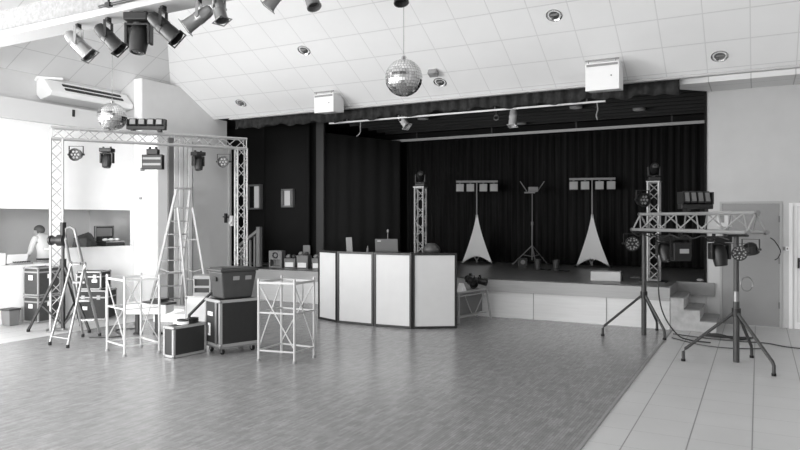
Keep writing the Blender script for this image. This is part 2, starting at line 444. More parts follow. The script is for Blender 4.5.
# small windows stage left
for nm, cx, cz, w, h, y, lab in (('window_2', -10.71, 2.23, .40, .56, 12.585, ''), ('window_3', -9.54, 2.18, .28, .38, 12.38, '')):
    bm = B()
    for sx in (-1, 1): bx(bm, cx+sx*w/2-.025, cx+sx*w/2+.025, y-.09, y-.005, cz-h/2, cz+h/2)
    for sz in (-1, 1): bx(bm, cx-w/2-.025, cx+w/2+.025, y-.09, y-.005, cz+sz*h/2-.02, cz+sz*h/2+.02)
    f = struct(nm, bm, W['grey'])
    bm = B(); bx(bm, cx-w/2+(.18 if nm == 'window_2' else .02), cx+w/2-(.02 if nm == 'window_2' else .1), y-.03, y-.01, cz-h/2+.02, cz+h/2-.02); obj('pane', bm, W['pane'], f)

# stair railing, stage left
t = thing('stair_railing', 'dark stair railing with balusters beside the stage, left of the ring box', 'railing', (-9.5, 11.28, 0))
bm = B(); box(bm, (0, 0, 1.1), (.09, .09, .86)); obj('newel_post', bm, W['grey'], t)
bm = B(); bar(bm, (-.03, 0, 1.45), (-.55, 0, 1.12), .06, .06); obj('handrail', bm, W['grey'], t)
for k in range(4):
    x = -.12-.125*k; bm = B(); bx(bm, x-.02, x+.02, -.02, .02, .505 if x > -.09 else (.505 if k < 1 else (.34 if k < 3 else .17)), 1.40+x*.63); obj('baluster', bm, W['grey'], t)

# ------------------------------------------------------------------ generic builders
def truss_geo(bm, p0, p1, a, kind='box', hint=None, r=.02, rl=.008, step=None, off=None):
    p0, p1 = Vector(p0), Vector(p1); u, w, d = frame(p1-p0, hint); L = (p1-p0).length; step = step or a*1.0
    if kind == 'box': cs = [(-a/2, -a/2), (a/2, -a/2), (a/2, a/2), (-a/2, a/2)]
    else: cs = off
    for x, y in cs: cyl(bm, p0+u*x+w*y, p1+u*x+w*y, r, seg=8)
    n = max(2, round(L/step))
    for i in range(len(cs)):
        A, Bc = cs[i], cs[(i+1) % len(cs)]
        for k in range(n):
            a0, a1 = (A, Bc) if k % 2 == 0 else (Bc, A)
            q0 = p0+u*a0[0]+w*a0[1]+d*(L*k/n); q1 = p0+u*a1[0]+w*a1[1]+d*(L*(k+1)/n)
            cyl(bm, q0, q1, rl, seg=6)
        for s in (0.012, L-.012):
            cyl(bm, p0+u*A[0]+w*A[1]+d*s, p0+u*Bc[0]+w*Bc[1]+d*s, rl*1.2, seg=6)

def aim_frame(aim):
    return frame(aim)

def par_can(label, loc, aim, m, s=1., group=None, square=True, name='hanging_par_can', hang=.16, mf=None):
    """loc: where the yoke is clamped; barrel pivots below it"""
    t = thing(name, label, 'spotlight', loc, 0, group)
    a = Vector(aim).normalized(); u, w, d = frame(a)
    pv = V(0, 0, -hang*s)
    bm = B(); lathe(bm, [(-.17*s, 0), (-.168*s, .03*s), (-.15*s, .055*s), (-.10*s, .066*s), (-.03*s, .070*s), (-.025*s, .074*s), (.02*s, .074*s), (.025*s, .070*s), (.15*s, .076*s), (.16*s, .082*s), (.17*s, .082*s), (.17*s, .068*s), (.11*s, .064*s), (.11*s, 0)], pv, d, 20)
    obj('barrel', bm, m, t, True)
    bm = B(); lathe(bm, [(.112*s, .062*s), (.118*s, .05*s), (.121*s, 0)], pv, d, 16); obj('lens', bm, W['lens'], t, True)
    if square:
        bm = B()
        for sx, sy in ((1, 0), (-1, 0), (0, 1), (0, -1)):
            c = pv+d*.178*s+u*sx*.080*s+w*sy*.080*s
            R = Matrix((u, w, d)).transposed()
            box(bm, c, ((.012 if sx else .172)*s, (.012 if sy else .172)*s, .008*s), R)
        obj('color_frame', bm, mf or m, t)
    sx = V(a.y, -a.x, 0)
    sx = sx.normalized() if sx.length > .05 else V(1, 0, 0)
    bm = B()
    for q in (-1, 1):
        bar(bm, pv+sx*q*.084*s, V(0, 0, -.03*s)+sx*q*.084*s, .006*s, .028*s, a)
        cyl(bm, pv+sx*q*.075*s, pv+sx*q*.10*s, .018*s)
    bar(bm, V(0, 0, -.03*s)-sx*.087*s, V(0, 0, -.03*s)+sx*.087*s, .028*s, .006*s, (0, 0, 1))
    obj('yoke', bm, W['blackmetal'] if m is not W['silver'] else m, t)
    bm = B(); box(bm, (0, 0, -.01*s), (.035*s, .05*s, .045*s)); obj('clamp', bm, W['blackmetal'], t)
    return t

def moving_head(label, loc, aim, s=1., hang=True, yaw=0, group=None, name='hanging_moving_head', m=None):
    t = thing(name, label, 'moving light', loc, 0, group)
    m = m or W['black']
    R = Matrix.Rotation(yaw, 3, 'Z'); q = -1 if hang else 1
    def P(x, y, z): return R @ V(x*s, y*s, q*z*s)
    bm = B(); box(bm, P(0, 0, .045), (.26*s, .24*s, .085*s), R); obj('base', bm, m, t, bevel=.012*s)
    if hang:
        for x in (-.08, .08): bm = B(); box(bm, P(x, 0, -.015), (.03*s, .045*s, .035*s), R); obj('clamp', bm, W['blackmetal'], t)
    bm = B(); lathe(bm, [(0, .07*s), (.03*s, .07*s)], P(0, 0, .088), (0, 0, q), 16)
    for x in (-.125, .125):
        box(bm, P(x, 0, .215), (.035*s, .12*s, .23*s), R)
    box(bm, P(0, 0, .115), (.285*s, .12*s, .03*s), R)
    obj('yoke', bm, m, t, bevel=.01*s)
    pv = P(0, 0, .26); d = Vector(aim).normalized()
    bm = B(); lathe(bm, [(-.15*s, 0), (-.148*s, .05*s), (-.12*s, .082*s), (-.04*s, .103*s), (.04*s, .103*s), (.12*s, .092*s), (.165*s, .085*s), (.17*s, .075*s), (.15*s, .07*s), (.15*s, 0)], pv, d, 20)
    h = obj('head', bm, m, t, True)
    bm = B(); lathe(bm, [(.152*s, .068*s), (.163*s, .045*s), (.167*s, 0)], pv, d, 16); obj('lens', bm, W['lens'], h, True)
    return t

def led_par(label, loc, aim, s=1., hang=True, group=None, name='hanging_led_par', nled=7, m=None):
    t = thing(name, label, 'spotlight', loc, 0, group); m = m or W['black']
    d = Vector(aim).normalized(); u, w, _ = frame(d); q = -1 if hang else 1
    pv = V(0, 0, q*.16*s)
    bm = B(); lathe(bm, [(-.09*s, 0), (-.088*s, .05*s), (-.06*s, .085*s), (.03*s, .1*s), (.045*s, .108*s), (.055*s, .108*s), (.055*s, .094*s), (.03*s, .09*s), (.03*s, 0)], pv, d, 20)
    obj('body', bm, m, t, True)
    bm = B(); pts = [(0, 0)]+[(math.cos(2*PI*k/6)*.055*s, math.sin(2*PI*k/6)*.055*s) for k in range(6)]
    if nled > 7: pts += [(math.cos(2*PI*(k+.5)/12)*.082*s, math.sin(2*PI*(k+.5)/12)*.082*s) for k in range(12)]
    rr = .021*s if nled <= 7 else .014*s
    for x, y in pts: lathe(bm, [(.031*s, rr), (.038*s, rr), (.044*s, rr*.5), (.045*s, 0)], pv+u*x+w*y, d, 8)
    obj('led_lens', bm, W['led'], t, True)
    sx = V(d.y, -d.x, 0); sx = sx.normalized() if sx.length > .05 else V(1, 0, 0)
    bm = B()
    for k in (-1, 1): bar(bm, pv+sx*k*.118*s, V(0, 0, q*.02*s)+sx*k*.118*s, .006*s, .03*s, d); cyl(bm, pv+sx*k*.1*s, pv+sx*k*.14*s, .016*s)
    bar(bm, V(0, 0, q*.02*s)-sx*.12*s, V(0, 0, q*.02*s)+sx*.12*s, .03*s, .006*s, (0, 0, 1)); obj('yoke', bm, m, t)
    return t

def light_bar(label, loc, yaw, Lx=.64, group=None, n=4, h=.17, tilt=.0, name='light_bar', lensm=None):
    """bar of lamps standing on two feet, its face towards local -y"""
    t = thing(name, label, 'light bar', loc, yaw, group)
    bm = B(); box(bm, (0, 0, .035+.03), (Lx, .10, .06)); obj('base', bm, W['black'], t, bevel=.008)
    for x in (-Lx/2+.1, Lx/2-.1): bm = B(); box(bm, (x, 0, .018), (.06, .09, .034)); obj('foot', bm, W['blackmetal'], t)
    for x in (-Lx/2+.012, Lx/2-.012): bm = B(); box(bm, (x, 0, .035+.06+(h-.06)/2), (.022, .12, h-.06)); obj('end_bracket', bm, W['black'], t)
    hd = B(); p = (Lx-.06)/n
    for i in range(n):
        x = -Lx/2+.03+p*(i+.5)
        box(hd, (x, .01, .10+(h-.06)/2), (p*.9, .10, h-.06), (tilt, 0, 0))
    obj('lamp_head', hd, W['black'], t, bevel=.01)
    R = Euler((tilt, 0, 0)).to_matrix()
    for i in range(n):
        x = -Lx/2+.03+p*(i+.5)
        ln = B(); box(ln, V(x, .01, .10+(h-.06)/2)+R @ V(0, -.055, .0), (p*.62, .012, (h-.06)*.72), R)
        obj('lens', ln, lensm or W['lensw'], t, bevel=.004)
    return t

# ------------------------------------------------------------------ ceiling fittings
bm = B(); bx(bm, -10.9, 2.55, 5.02, 5.20, 3.99, 4.31); struct('ceiling_beam', bm, W['beam'])
bm = B(); bx(bm, -10.9, 2.55, 4.94, 5.24, 3.95, 3.99); bx(bm, -10.9, 2.55, 4.96, 5.02, 3.99, 4.03); struct('trim_10', bm, W['beamtrim'])
# lighting pipe below the beam
t = thing('lighting_pipe', 'dark lighting pipe hung under the white ceiling beam', 'pipe', (-4.6, 4.885, 4.02))
bm = B(); cyl(bm, (-1.75, 0, 0), (2.6, 0, 0), .016); obj('pipe', bm, W['blackmetal'], t, True)
for x in (-1.6, .1, 2.2):
    bm = B(); cyl(bm, (x, 0, .02), (x, 0, .55), .012); box(bm, (x, .0, .0), (.07, .05, .05)); obj('hanger', bm, W['blackmetal'], t)
rd = RGT
def aimv(r, dn, f=0.): return RGT*r+V(0, 0, -dn)+FWD*f
YB = 5.03
par_can('silver par spotlight at the left end of the row under the beam', (-6.90, YB, 3.93), aimv(.70, .70), W['silver'], 1.08, hang=.20)
par_can('black par spotlight between the silver one and the big moving head under the beam', (-6.39, YB, 3.93), aimv(.70, .72), W['black'], 1.08, hang=.19)
moving_head('large black moving head light hanging under the beam among the spotlights', (-5.90, YB, 3.91), (.05, -.15, -1), .98, yaw=YAW)
par_can('black par spotlight just right of the big moving head under the beam', (-5.53, YB, 3.93), aimv(.74, .66), W['black'], 1.12, hang=.18)
par_can('silver spotlight with square frame aimed to the left, right of the moving head', (-5.02, YB, 3.93), aimv(-.80, .58), W['silver'], .95, hang=.19)
par_can('silver spotlight at the top edge, next right of the one aimed left', (-4.75, YB, 3.93), aimv(.25, .9, -.2), W['silver'], .85, hang=.14)
par_can('silver spotlight at the top edge of which only the tip shows', (-4.02, YB, 3.93), aimv(-.6, .75), W['silver'], .8, hang=.14)
par_can('dark round spotlight at the top edge, above the left ceiling downlight', (-3.64, YB, 3.90), aimv(.3, .8, -.3), W['grey'], .85, hang=.16, square=False)
par_can('dark spotlight at the top edge, straight above the right mirror ball', (-2.70, YB, 3.90), aimv(.1, .9, -.3), W['darkgrey'], .8, hang=.30, square=False)

# recessed downlights
nrm = V(0, -math.sin(math.atan(.555)), -math.cos(math.atan(.555)))
def downlight(x, y, label):
    t = thing('ceiling_downlight', label, 'ceiling light', (x, y, Zm(y)), 0, 'round recessed lights in the sloping ceiling')
    bm = B(); lathe(bm, [(-.02, .06), (-.02, .112), (.006, .118), (.01, .105), (-.004, .09), (-.02, .075)], (0, 0, 0), nrm, 24); obj('trim_ring', bm, W['chrome'], t, True)
    bm = B(); lathe(bm, [(.0, .075), (.003, .06), (.004, 0)], (0, 0, 0), nrm, 20); obj('lens', bm, W['steel'], t, True)
    bm = B(); u, w, d = frame(nrm); cyl(bm, d*.012-u*.05+w*.02, d*.012+u*.06+w*.02, .018); cyl(bm, d*.012-w*.06-u*.03, d*.012-w*.02-u*.03, .02); obj('bulb', bm, W['grey'], t)
for x, y, l in ((-7.05, 9.57, 'round ceiling downlight straight above the left white box'), (-9.42, 10.61, 'round ceiling downlight at the lower left corner of the sloping ceiling'),
                (-4.90, 10.62, 'round ceiling downlight just right of the mirror ball, under the sensor'), (-2.61, 9.60, 'round ceiling downlight near the top edge, above the right white box'),
                (-.49, 10.69, 'round ceiling downlight near the right end of the sloping ceiling')): downlight(x, y, l)
t = thing('ceiling_sensor', 'small grey sensor box on the ceiling beside the mirror ball', 'sensor', (-4.9, 10.34, Zm(10.34)-.05))
bm = B(); box(bm, (0, 0, 0), (.16, .12, .09), (math.radians(-29), 0, 0)); obj('housing', bm, W['mid'], t, bevel=.01)
bm = B(); box(bm, (0, -.066, -.02), (.1, .01, .05), (math.radians(-29), 0, 0)); obj('window', bm, W['grey'], t)
# white boxes hung below the ceiling
def white_box(cx, yf, z0, z1, w, dp, label):
    t = thing('hanging_speaker_box', label, 'speaker', (cx, yf+dp/2, z0), 0, 'white boxes hung over the stage opening')
    bm = B(); h = z1-z0
    prism(bm, [(-w/2, -dp/2, .0), (-w/2, dp/2, .03), (-w/2, dp/2, h*.75), (-w/2, dp*.2, h), (-w/2, -dp/2, h)], (w, 0, 0)); obj('cabinet', bm, W['white'], t, bevel=.006)
    bm = B(); bx(bm, -w/2+.02, w/2-.02, -dp/2-.012, -dp/2-.004, h-.055, h-.02); cyl(bm, (-w/2+.05, -dp/2, h), (-w/2+.05, -dp/2, h+.05), .008)
    bx(bm, -w/2, w/2, -dp/2, -dp/2+.02, h+.03, h+.05); cyl(bm, (w/2-.05, -dp/2+.01, h), (w/2-.05, -dp/2+.01, h+.05), .008); obj('bracket', bm, W['mid'], t)
    bm = B(); cyl(bm, (w*.27, -dp/2-.006, h*.5), (w*.27, -dp/2+.004, h*.5), .012); obj('knob', bm, W['grey'], t)
white_box(-7.22, 10.42, 3.71, 4.06, .44, .36, 'white box hung at the top of the stage opening, left of the mirror ball')
white_box(-2.08, 10.34, 3.65, 4.07, .50, .34, 'white box hung at the top of the stage opening, right of the mirror ball')

# mirror balls
def mirror_ball(label, c, r, zt):
    t = thing('hanging_mirror_ball', label, 'mirror ball', c)
    bm = B(); n = 22; rows = 20
    for i in range(1, rows-1):
        a0 = -PI/2+PI*i/rows; a1 = -PI/2+PI*(i+1)/rows; am = (a0+a1)/2
        k = max(6, int(2*PI*math.cos(am)/(PI/rows)))
        for j in range(k):
            b0, b1 = 2*PI*j/k, 2*PI*(j+1)/k
            g = .06
            def P(a, b): return V(math.cos(a)*math.cos(b), math.cos(a)*math.sin(b), math.sin(a))*r
            A0, A1 = a0+(a1-a0)*g, a1-(a1-a0)*g; B0, B1 = b0+(b1-b0)*g, b1-(b1-b0)*g
            ps = [P(A0, B0), P(A0, B1), P(A1, B1), P(A1, B0)]
            cc = sum(ps, V(0, 0, 0))/4; ax = V(random.gauss(0, 1), random.gauss(0, 1), random.gauss(0, 1)).normalized()
            Rm = Matrix.Rotation(random.gauss(0, .05), 3, ax)
            ps = [cc+Rm @ (p-cc) for p in ps]
            bm.faces.new([bm.verts.new(p*1.004) for p in ps])
    obj('mirror_tiles', bm, W['chrome'], t)
    bm = B(); sphere(bm, (0, 0, 0), r*.985, 32, 20); obj('core', bm, W['mid'], t, True)
    bm = B(); lathe(bm, [(r*.97, .03), (r+.03, .03), (r+.035, .012), (r+.06, .008)], (0, 0, 0), (0, 0, 1), 12); obj('cap', bm, W['chrome'], t, True)
    bm = B(); cyl(bm, (0, 0, r+.05), (0, 0, zt-c[2]), .004, seg=6); obj('wire', bm, W['mid'], t)
mirror_ball('larger mirror ball hung from the ceiling in front of the stage valance', (-3.74, 7.07, 3.39), .222, Zm(7.07))
mirror_ball('mirror ball hung at the left, over the corner of the lighting truss', (-8.1, 6.44, 3.15), .20, 3.88+.555*(-8.1+11.15+.63))

# air conditioner
t = thing('air_conditioner', 'long white air conditioner high on the left wall', 'air conditioner', (-11.149, 7.30, 3.78))
bm = B(); prism(bm, [(.002, 0, .10), (.12, 0, .0), (.40, 0, .06), (.42, 0, .14), (.22, 0, .36), (.002, 0, .38)], (0, 1.72, 0)); obj('casing', bm, W['white'], t, bevel=.015)
for i in range(2):
    bm = B(); f = .30+i*.36
    px_, pz_ = .42-.20*f, .14+.22*f
    for k in range(3): box(bm, (px_+.004, .50+k*.41, pz_+.004), (.05, .395, .022), (0, math.radians(47.7), 0))
    obj('vent_slot', bm, W['black'], t)
bm = B(); cyl(bm, (.08, -.03, .39), (.3, .30, .40), .022); cyl(bm, (.03, -.03, .34), (.08, -.03, .39), .022); obj('pipe', bm, W['white'], t)
bm = B(); bx(bm, -10.62, -10.60, 7.62, 7.66, 3.50, 3.62); tag(obj('wall_sensor', bm, W['black']), 'tiny black bracket on the bulkhead below the air conditioner', 'bracket')

# small boxes on the white wall
for (x, z, l) in ((-10.48, 2.66, 'upper grey control box on the white wall under the truss'), (-10.53, 2.10, 'lower small grey control box on the white wall, below the other')):
    t = thing('wall_thermostat', l, 'control box', (x, 9.038, z))
    bm = B(); box(bm, (0, -.02, 0), (.09, .036, .07) if z > 2.3 else (.06, .036, .05)); obj('housing', bm, W['grey'] if z > 2.3 else W['mid'], t, bevel=.006)
    bm = B(); box(bm, (-.01, -.042, .045), (.07, .02, .03)); obj('cover', bm, W['label'], t)
for x, l in ((.355, 'left wall switch plate beside the grey door'), (.398, 'right wall switch plate next to the glazed door')):
    t = thing('wall_switch', l, 'switch', (x, 11.998, 1.24))
    bm = B(); box(bm, (0, -.008, 0), (.04, .014, .06)); obj('plate', bm, W['mid'] if x < .38 else W['label'], t)
    bm = B(); box(bm, (0, -.018, 0), (.02, .008, .03)); obj('rocker', bm, W['grey'], t)

# spots hung inside the stage opening
def stage_spot(label, loc, aim, s, m):
    par_can(label, loc, aim, m, s, name='hanging_stage_spot', hang=.19)
stage_spot('silver spotlight hung inside the stage opening, below the mirror ball', (-6.15, 11.6, 3.81), (.6, -.2, -.7), .95, W['strip_pale'])
stage_spot('silver spotlight hung inside the stage opening, right of centre', (-4.24, 12.6, 3.90), (.03, -.25, -.95), 1.05, W['strip_pale'])
bm = B(); cyl(bm, (-4.55, 12.5, 3.86), (-4.55, 12.5, 3.72), .012); tube(bm, [(-4.55+.05*math.cos(a), 12.5, 3.70+.05*math.sin(a)) for a in [2*PI*k/12 for k in range(12)]], .012, closed=True)
tag(obj('hanging_clamp', bm, W['steel']), 'empty lamp clamp hung beside the right stage spotlight', 'clamp')
for x, y, l in ((-6.35, 12.89, 'pale round light in the dark stage ceiling, near the left spotlight'), (-4.73, 14.6, 'pale round light in the dark stage ceiling, behind the right spotlight'), (-3.11, 13.01, 'pale round light in the dark stage ceiling, under the right white box'), (-2.07, 13.84, 'pale round light in the dark stage ceiling, rightmost of them')):
    t = thing('stage_ceiling_light', l, 'ceiling light', (x, y, 3.846), 0, 'round lights in the stage ceiling')
    bm = B(); lathe(bm, [(0, .12), (.07, .12)], (0, 0, 0), (0, 0, 1), 20); obj('trim_ring', bm, W['mid'], t)
    bm = B(); lathe(bm, [(-.012, 0), (-.010, .08), (-.002, .118)], (0, 0, 0), (0, 0, 1), 20); obj('lens', bm, W['label'], t, True)

# ------------------------------------------------------------------ arch truss at the left
E1 = V(.536, .844, 0)
AL = V(-9.44, 6.51, 0)
arch_yaw = math.atan2(E1.y, E1.x)
SP, A = 2.85, .165
t = thing('lighting_truss', 'tall aluminium goal-post truss standing at the left of the dance floor', 'truss', AL, arch_yaw)
for x in (0, SP):
    bm = B(); truss_geo(bm, (x, 0, .012), (x, 0, 3.09-A), A, hint=(0, 1, 0), r=.017, rl=.008, step=.18); obj('truss_leg', bm, W['alupaint'], t, True)
    bm = B(); box(bm, (x, 0, .006), (.28, .28, .012)); obj('base_plate', bm, W['steel'], t)
bm = B(); truss_geo(bm, (-A/2, 0, 3.09-A/2), (SP+A/2, 0, 3.09-A/2), A, hint=(0, 1, 0), r=.017, rl=.008, step=.18); obj('truss_beam', bm, W['alupaint'], t, True)
def onarch(s, z, n=0.): return AL+E1*s+V(-E1.y, E1.x, 0)*n+V(0, 0, z)
ZB = 3.09-A-.022
light_bar('black four-lamp light bar standing on top of the left truss beam', onarch(1.30, 3.112), YAW+.05, .62, h=.17, tilt=-.12, lensm=W['mid'])
tocam = -FWD
led_par('small round led spotlight hanging at the left end of the truss beam', onarch(.27, ZB-.06), tocam*.9+V(0, 0, -.1), .92)
moving_head('black moving head hanging from the truss, second lamp from its left end', onarch(.71, ZB-.085), (.1, -.2, -1), .72, yaw=YAW)
moving_head('black moving head hanging from the truss just right of the strobe box', onarch(2.12, ZB-.075), (.25, -.1, -1), .72, yaw=YAW+.9)
led_par('small round led spotlight hanging at the right end of the truss beam', onarch(2.55, ZB-.075), tocam*.9+V(0, 0, -.1), .92)
# strobe
t = thing('hanging_strobe', 'black box lamp with two bright strips hanging in the middle of the truss', 'strobe light', onarch(1.4, ZB-.05), YAW)
bm = B(); box(bm, (0, 0, -.06), (.18, .12, .09)); box(bm, (-.05, 0, .0), (.03, .05, .045)); box(bm, (.05, 0, 0), (.03, .05, .045)); obj('mount', bm, W['black'], t, bevel=.008)
bm = B(); box(bm, (0, 0, -.225), (.335, .12, .24)); obj('housing', bm, W['black'], t, bevel=.012)
for z in (-.17, -.265):
    bm = B(); box(bm, (0, -.063, z), (.29, .012, .035)); obj('strip_lens', bm, W['led'], t)
bm = B(); tube(bm, smooth_path([onarch(1.05, 3.0, -.1), onarch(1.1, 2.96, -.12), onarch(1.14, 2.9, -.12), onarch(1.2, 2.86, -.11)]), .012)

# ------------------------------------------------------------------ ladders
def step_ladder():
    P = lambda x, y, z=0: V(x, y, z)
    base = P(-8.35, 6.05)
    t = thing('step_ladder', 'aluminium step ladder with flat treads standing open, in front of the left truss leg', 'ladder', base)
    # rear support (towards image left) and stepped side (right)
    fl, fr = P(-8.42, 5.71, 0)-base, P(-8.02, 5.69, 0)-base
    sl, sr = P(-8.57, 6.32, 0)-base, P(-8.43, 6.49, 0)-base
    tl, tr = P(-8.51, 5.99, 1.49)-base, P(-8.33, 6.03, 1.49)-base
    kl, kr = P(-8.38, 6.0, 1.09)-base, P(-8.17, 6.06, 1.09)-base
    bm = B()
    tube(bm, smooth_path([fl+V(0, 0, .03), fl+(kl-fl)*.5, fl+(kl-fl)*.9, kl, sl+(tl-sl)*(kl.z/tl.z-.01), sl+(tl-sl)*(kl.z/tl.z-.07)], 4), .016)
    tube(bm, smooth_path([fr+V(0, 0, .03), fr+(kr-fr)*.5, fr+(kr-fr)*.9, kr, sr+(tr-sr)*(kr.z/tr.z-.01), sr+(tr-sr)*(kr.z/tr.z-.07)], 4), .016)
    cyl(bm, fl+(kl-fl)*.10, fr+(kr-fr)*.10, .012); obj('rear_frame', bm, W['alu'], t, True)
    bm = B()
    tube(bm, [sl+V(0, 0, .03), sl+(tl-sl)*.95, tl+V(.03, 0, .07), (tl+tr)/2+V(0, 0, .10), tr+V(-.03, 0, .07), sr+(tr-sr)*.95, sr+V(0, 0, .03)], .019)
    obj('stile_frame', bm, W['alu'], t, True)
    for f in (.17, .36, .54, .72):
        a, b = sl+(tl-sl)*f, sr+(tr-sr)*f
        d = (b-a).normalized(); bm = B(); c = (a+b)/2
        box(bm, c, ((b-a).length-.03, .085, .026), (0, 0, math.atan2(d.y, d.x))); obj('tread', bm, W['alu'], t)
    for p in (fl, fr, sl, sr):
        bm = B(); cyl(bm, p, p+V(0, 0, .045), .022); obj('foot', bm, W['rubber'], t)
step_ladder()

def tall_ladder():
    base = V(-9.40, 8.85, 0)
    t = thing('tall_ladder', 'tall white A-shaped ladder standing before the pale pleated panel', 'ladder', base)
    n = V(*RGT)          # width runs roughly across the view
    fa, fb = V(-9.88, 8.66, 0)-base, V(-9.55, 9.06, 0)-base
    ra, rb = V(-8.98, 8.72, 0)-base, V(-8.76, 9.05, 0)-base
    ta, tb = V(-9.27, 8.73, 2.22)-base, V(-9.13, 8.92, 2.22)-base
    m = W['paint']
    for a, b in ((fa, ta), (fb, tb)):
        bm = B(); bar(bm, a+V(0, 0, .04), b+(b-a).normalized()*.04, .026, .05); obj('rail', bm, m, t)
    for a, b in ((ra, ta), (rb, tb)):
        bm = B(); bar(bm, a+V(0, 0, .04), a+(b-a)*.86, .026, .042); obj('rear_leg', bm, m, t)
    for k in range(8):
        f = .10+k*.108
        a, b = fa+(ta-fa)*f, fb+(tb-fb)*f
        bm = B(); bar(bm, a, b, .05, .022, (0, 0, 1)); obj('rung', bm, W['alu'], t)
    bm = B(); c = (ta+tb)/2+V(0, 0, .03); d = (tb-ta).normalized()
    box(bm, c, ((tb-ta).length+.05, .12, .03), (0, 0, math.atan2(d.y, d.x))); obj('top_cap', bm, W['alu'], t)
    for f in (.28, .60):
        bm = B(); tube(bm, [ra+(ta-ra)*f, (ra+(ta-ra)*f+rb+(tb-rb)*f)/2+V(0, 0, -.015), rb+(tb-rb)*f], .011); obj('stay', bm, m, t)
    bm = B()
    for a, ta_, r_, in ((fa, ta, ra), (fb, tb, rb)):
        p = a+(ta_-a)*.36; q = r_+(ta_-r_)*.36
        tube(bm, smooth_path([p, (p+q)/2+V(0, 0, -.06), q], 6), .008)
    obj('brace', bm, m, t)
    for p in (fa, fb, ra, rb):
        bm = B(); box(bm, p+V(0, 0, .025), (.05, .06, .05)); obj('foot', bm, W['rubber'], t)
tall_ladder()

# ------------------------------------------------------------------ small frame towers (white scaffolds)
def scaffold(label, corners, h=.97, top_braced=True):
    """corners: near left, near right, far right, far left"""
    base = V(*corners[0], 0); cs = [V(*c, 0)-base for c in corners]
    t = thing('scaffold_frame', label, 'frame', base)
    m = W['paint']
    for c in cs:
        bm = B(); cyl(bm, c+V(0, 0, .02), c+V(0, 0, h+.02), .016); o = obj('post', bm, m, t, True)
        bm = B(); cyl(bm, c, c+V(0, 0, .03), .023); obj('foot', bm, W['mid'], o)
    for z, nm in ((h-.03, 'top_rail'), (h*.60, 'middle_rail'), (.13, 'bottom_rail')):
        for i in range(4):
            a, b = cs[i]+V(0, 0, z), cs[(i+1) % 4]+V(0, 0, z)
            bm = B(); bar(bm, a, b, .018 if z < h-.1 else .022, .018 if z < h-.1 else .026); obj(nm, bm, m, t)
    for i in ((0, 1), (1, 2), (2, 3), (3, 0)):
        a, b = cs[i[0]], cs[i[1]]
        up = i in ((0, 1), (2, 3))
        bm = B(); bar(bm, a+V(0, 0, h-.05 if up else h-.05), b+V(0, 0, .16), .012, .012); obj('brace', bm, m, t)
    return t
scaffold('white metal frame stand beside the wheeled flight case', [(-5.27, 6.25), (-4.80, 6.33), (-4.80, 6.72), (-5.30, 6.72)])
scaffold('white metal frame stand between the step ladder and the small flight case', [(-7.39, 5.80), (-6.89, 5.66), (-6.70, 6.03), (-7.22, 6.19)])

# ------------------------------------------------------------------ flight cases
def flight_case(label, loc, yaw, size, z0=0, m=None, castors=False, plates=(), group=None, latches=True, split=None, name='flight_case', edge=.03):
    w, d, h = size; m = m or W['casepanel']
    t = thing(name, label, 'flight case', (loc[0], loc[1], z0), yaw, group)
    zb = .10 if castors else 0.006
    e = edge
    bm = B(); bx(bm, -w/2+.006, w/2-.006, -d/2+.006, d/2-.006, zb+.006, h-.006); obj('body', bm, m, t)
    bm = B()
    for sx in (-1, 1):
        for sy in (-1, 1): box(bm, (sx*(w/2-e/2), sy*(d/2-e/2), (zb+h)/2), (e, e, h-zb))
    for z in (zb+e/2, h-e/2):
        for s in (-1, 1):
            box(bm, (0, s*(d/2-e/2), z), (w-2*e, e, e)); box(bm, (s*(w/2-e/2), 0, z), (e, d-2*e, e))
    if split:
        for s in (-1, 1): box(bm, (0, s*(d/2-.002), split), (w-2*e, .012, e*1.1)); box(bm, (s*(w/2-.002), 0, split), (.012, d-2*e, e*1.1))
    obj('edge_trim', bm, W['alupaint'], t)
    for sx in (-1, 1):
        for sy in (-1, 1):
            for z in (zb+.02, h-.02): bm = B(); sphere(bm, (sx*(w/2-.016), sy*(d/2-.016), z), .026, 10, 8); obj('corner', bm, W['alu'], t, True)
    if latches:
        for x in (-w*.25, w*.25) if w > .35 else (0,):
            bm = B(); box(bm, (x, -d/2-.004, split or h*.62), (.06, .012, .07)); obj('latch', bm, W['alu'], t)
    for (face, x, z, pw, ph) in plates:
        bm = B()
        if face == 'f': box(bm, (x, -d/2-.002, z), (pw, .008, ph))
        elif face == 'l': box(bm, (-w/2-.002, x, z), (.008, pw, ph))
        else: box(bm, (w/2+.002, x, z), (.008, pw, ph))
        obj('label_plate', bm, W['label'], t)
    if castors:
        bm = B(); bx(bm, -w/2, w/2, -d/2, d/2, zb-.02, zb); obj('castor_board', bm, W['alu'], t)
        for sx in (-1, 1):
            for sy in (-1, 1):
                c = V(sx*(w/2-.07), sy*(d/2-.06), 0); bm = B()
                cyl(bm, c+V(-.016, .01, .039), c+V(.016, .01, .039), .039, seg=14); o = obj('castor', bm, W['rubber'], t, True)
                bm = B(); box(bm, c+V(0, 0, .073), (.05, .05, .008)); box(bm, c+V(-.02, 0, .05), (.006, .03, .05)); box(bm, c+V(.02, 0, .05), (.006, .03, .05)); obj('fork', bm, W['steel'], o)
    return t
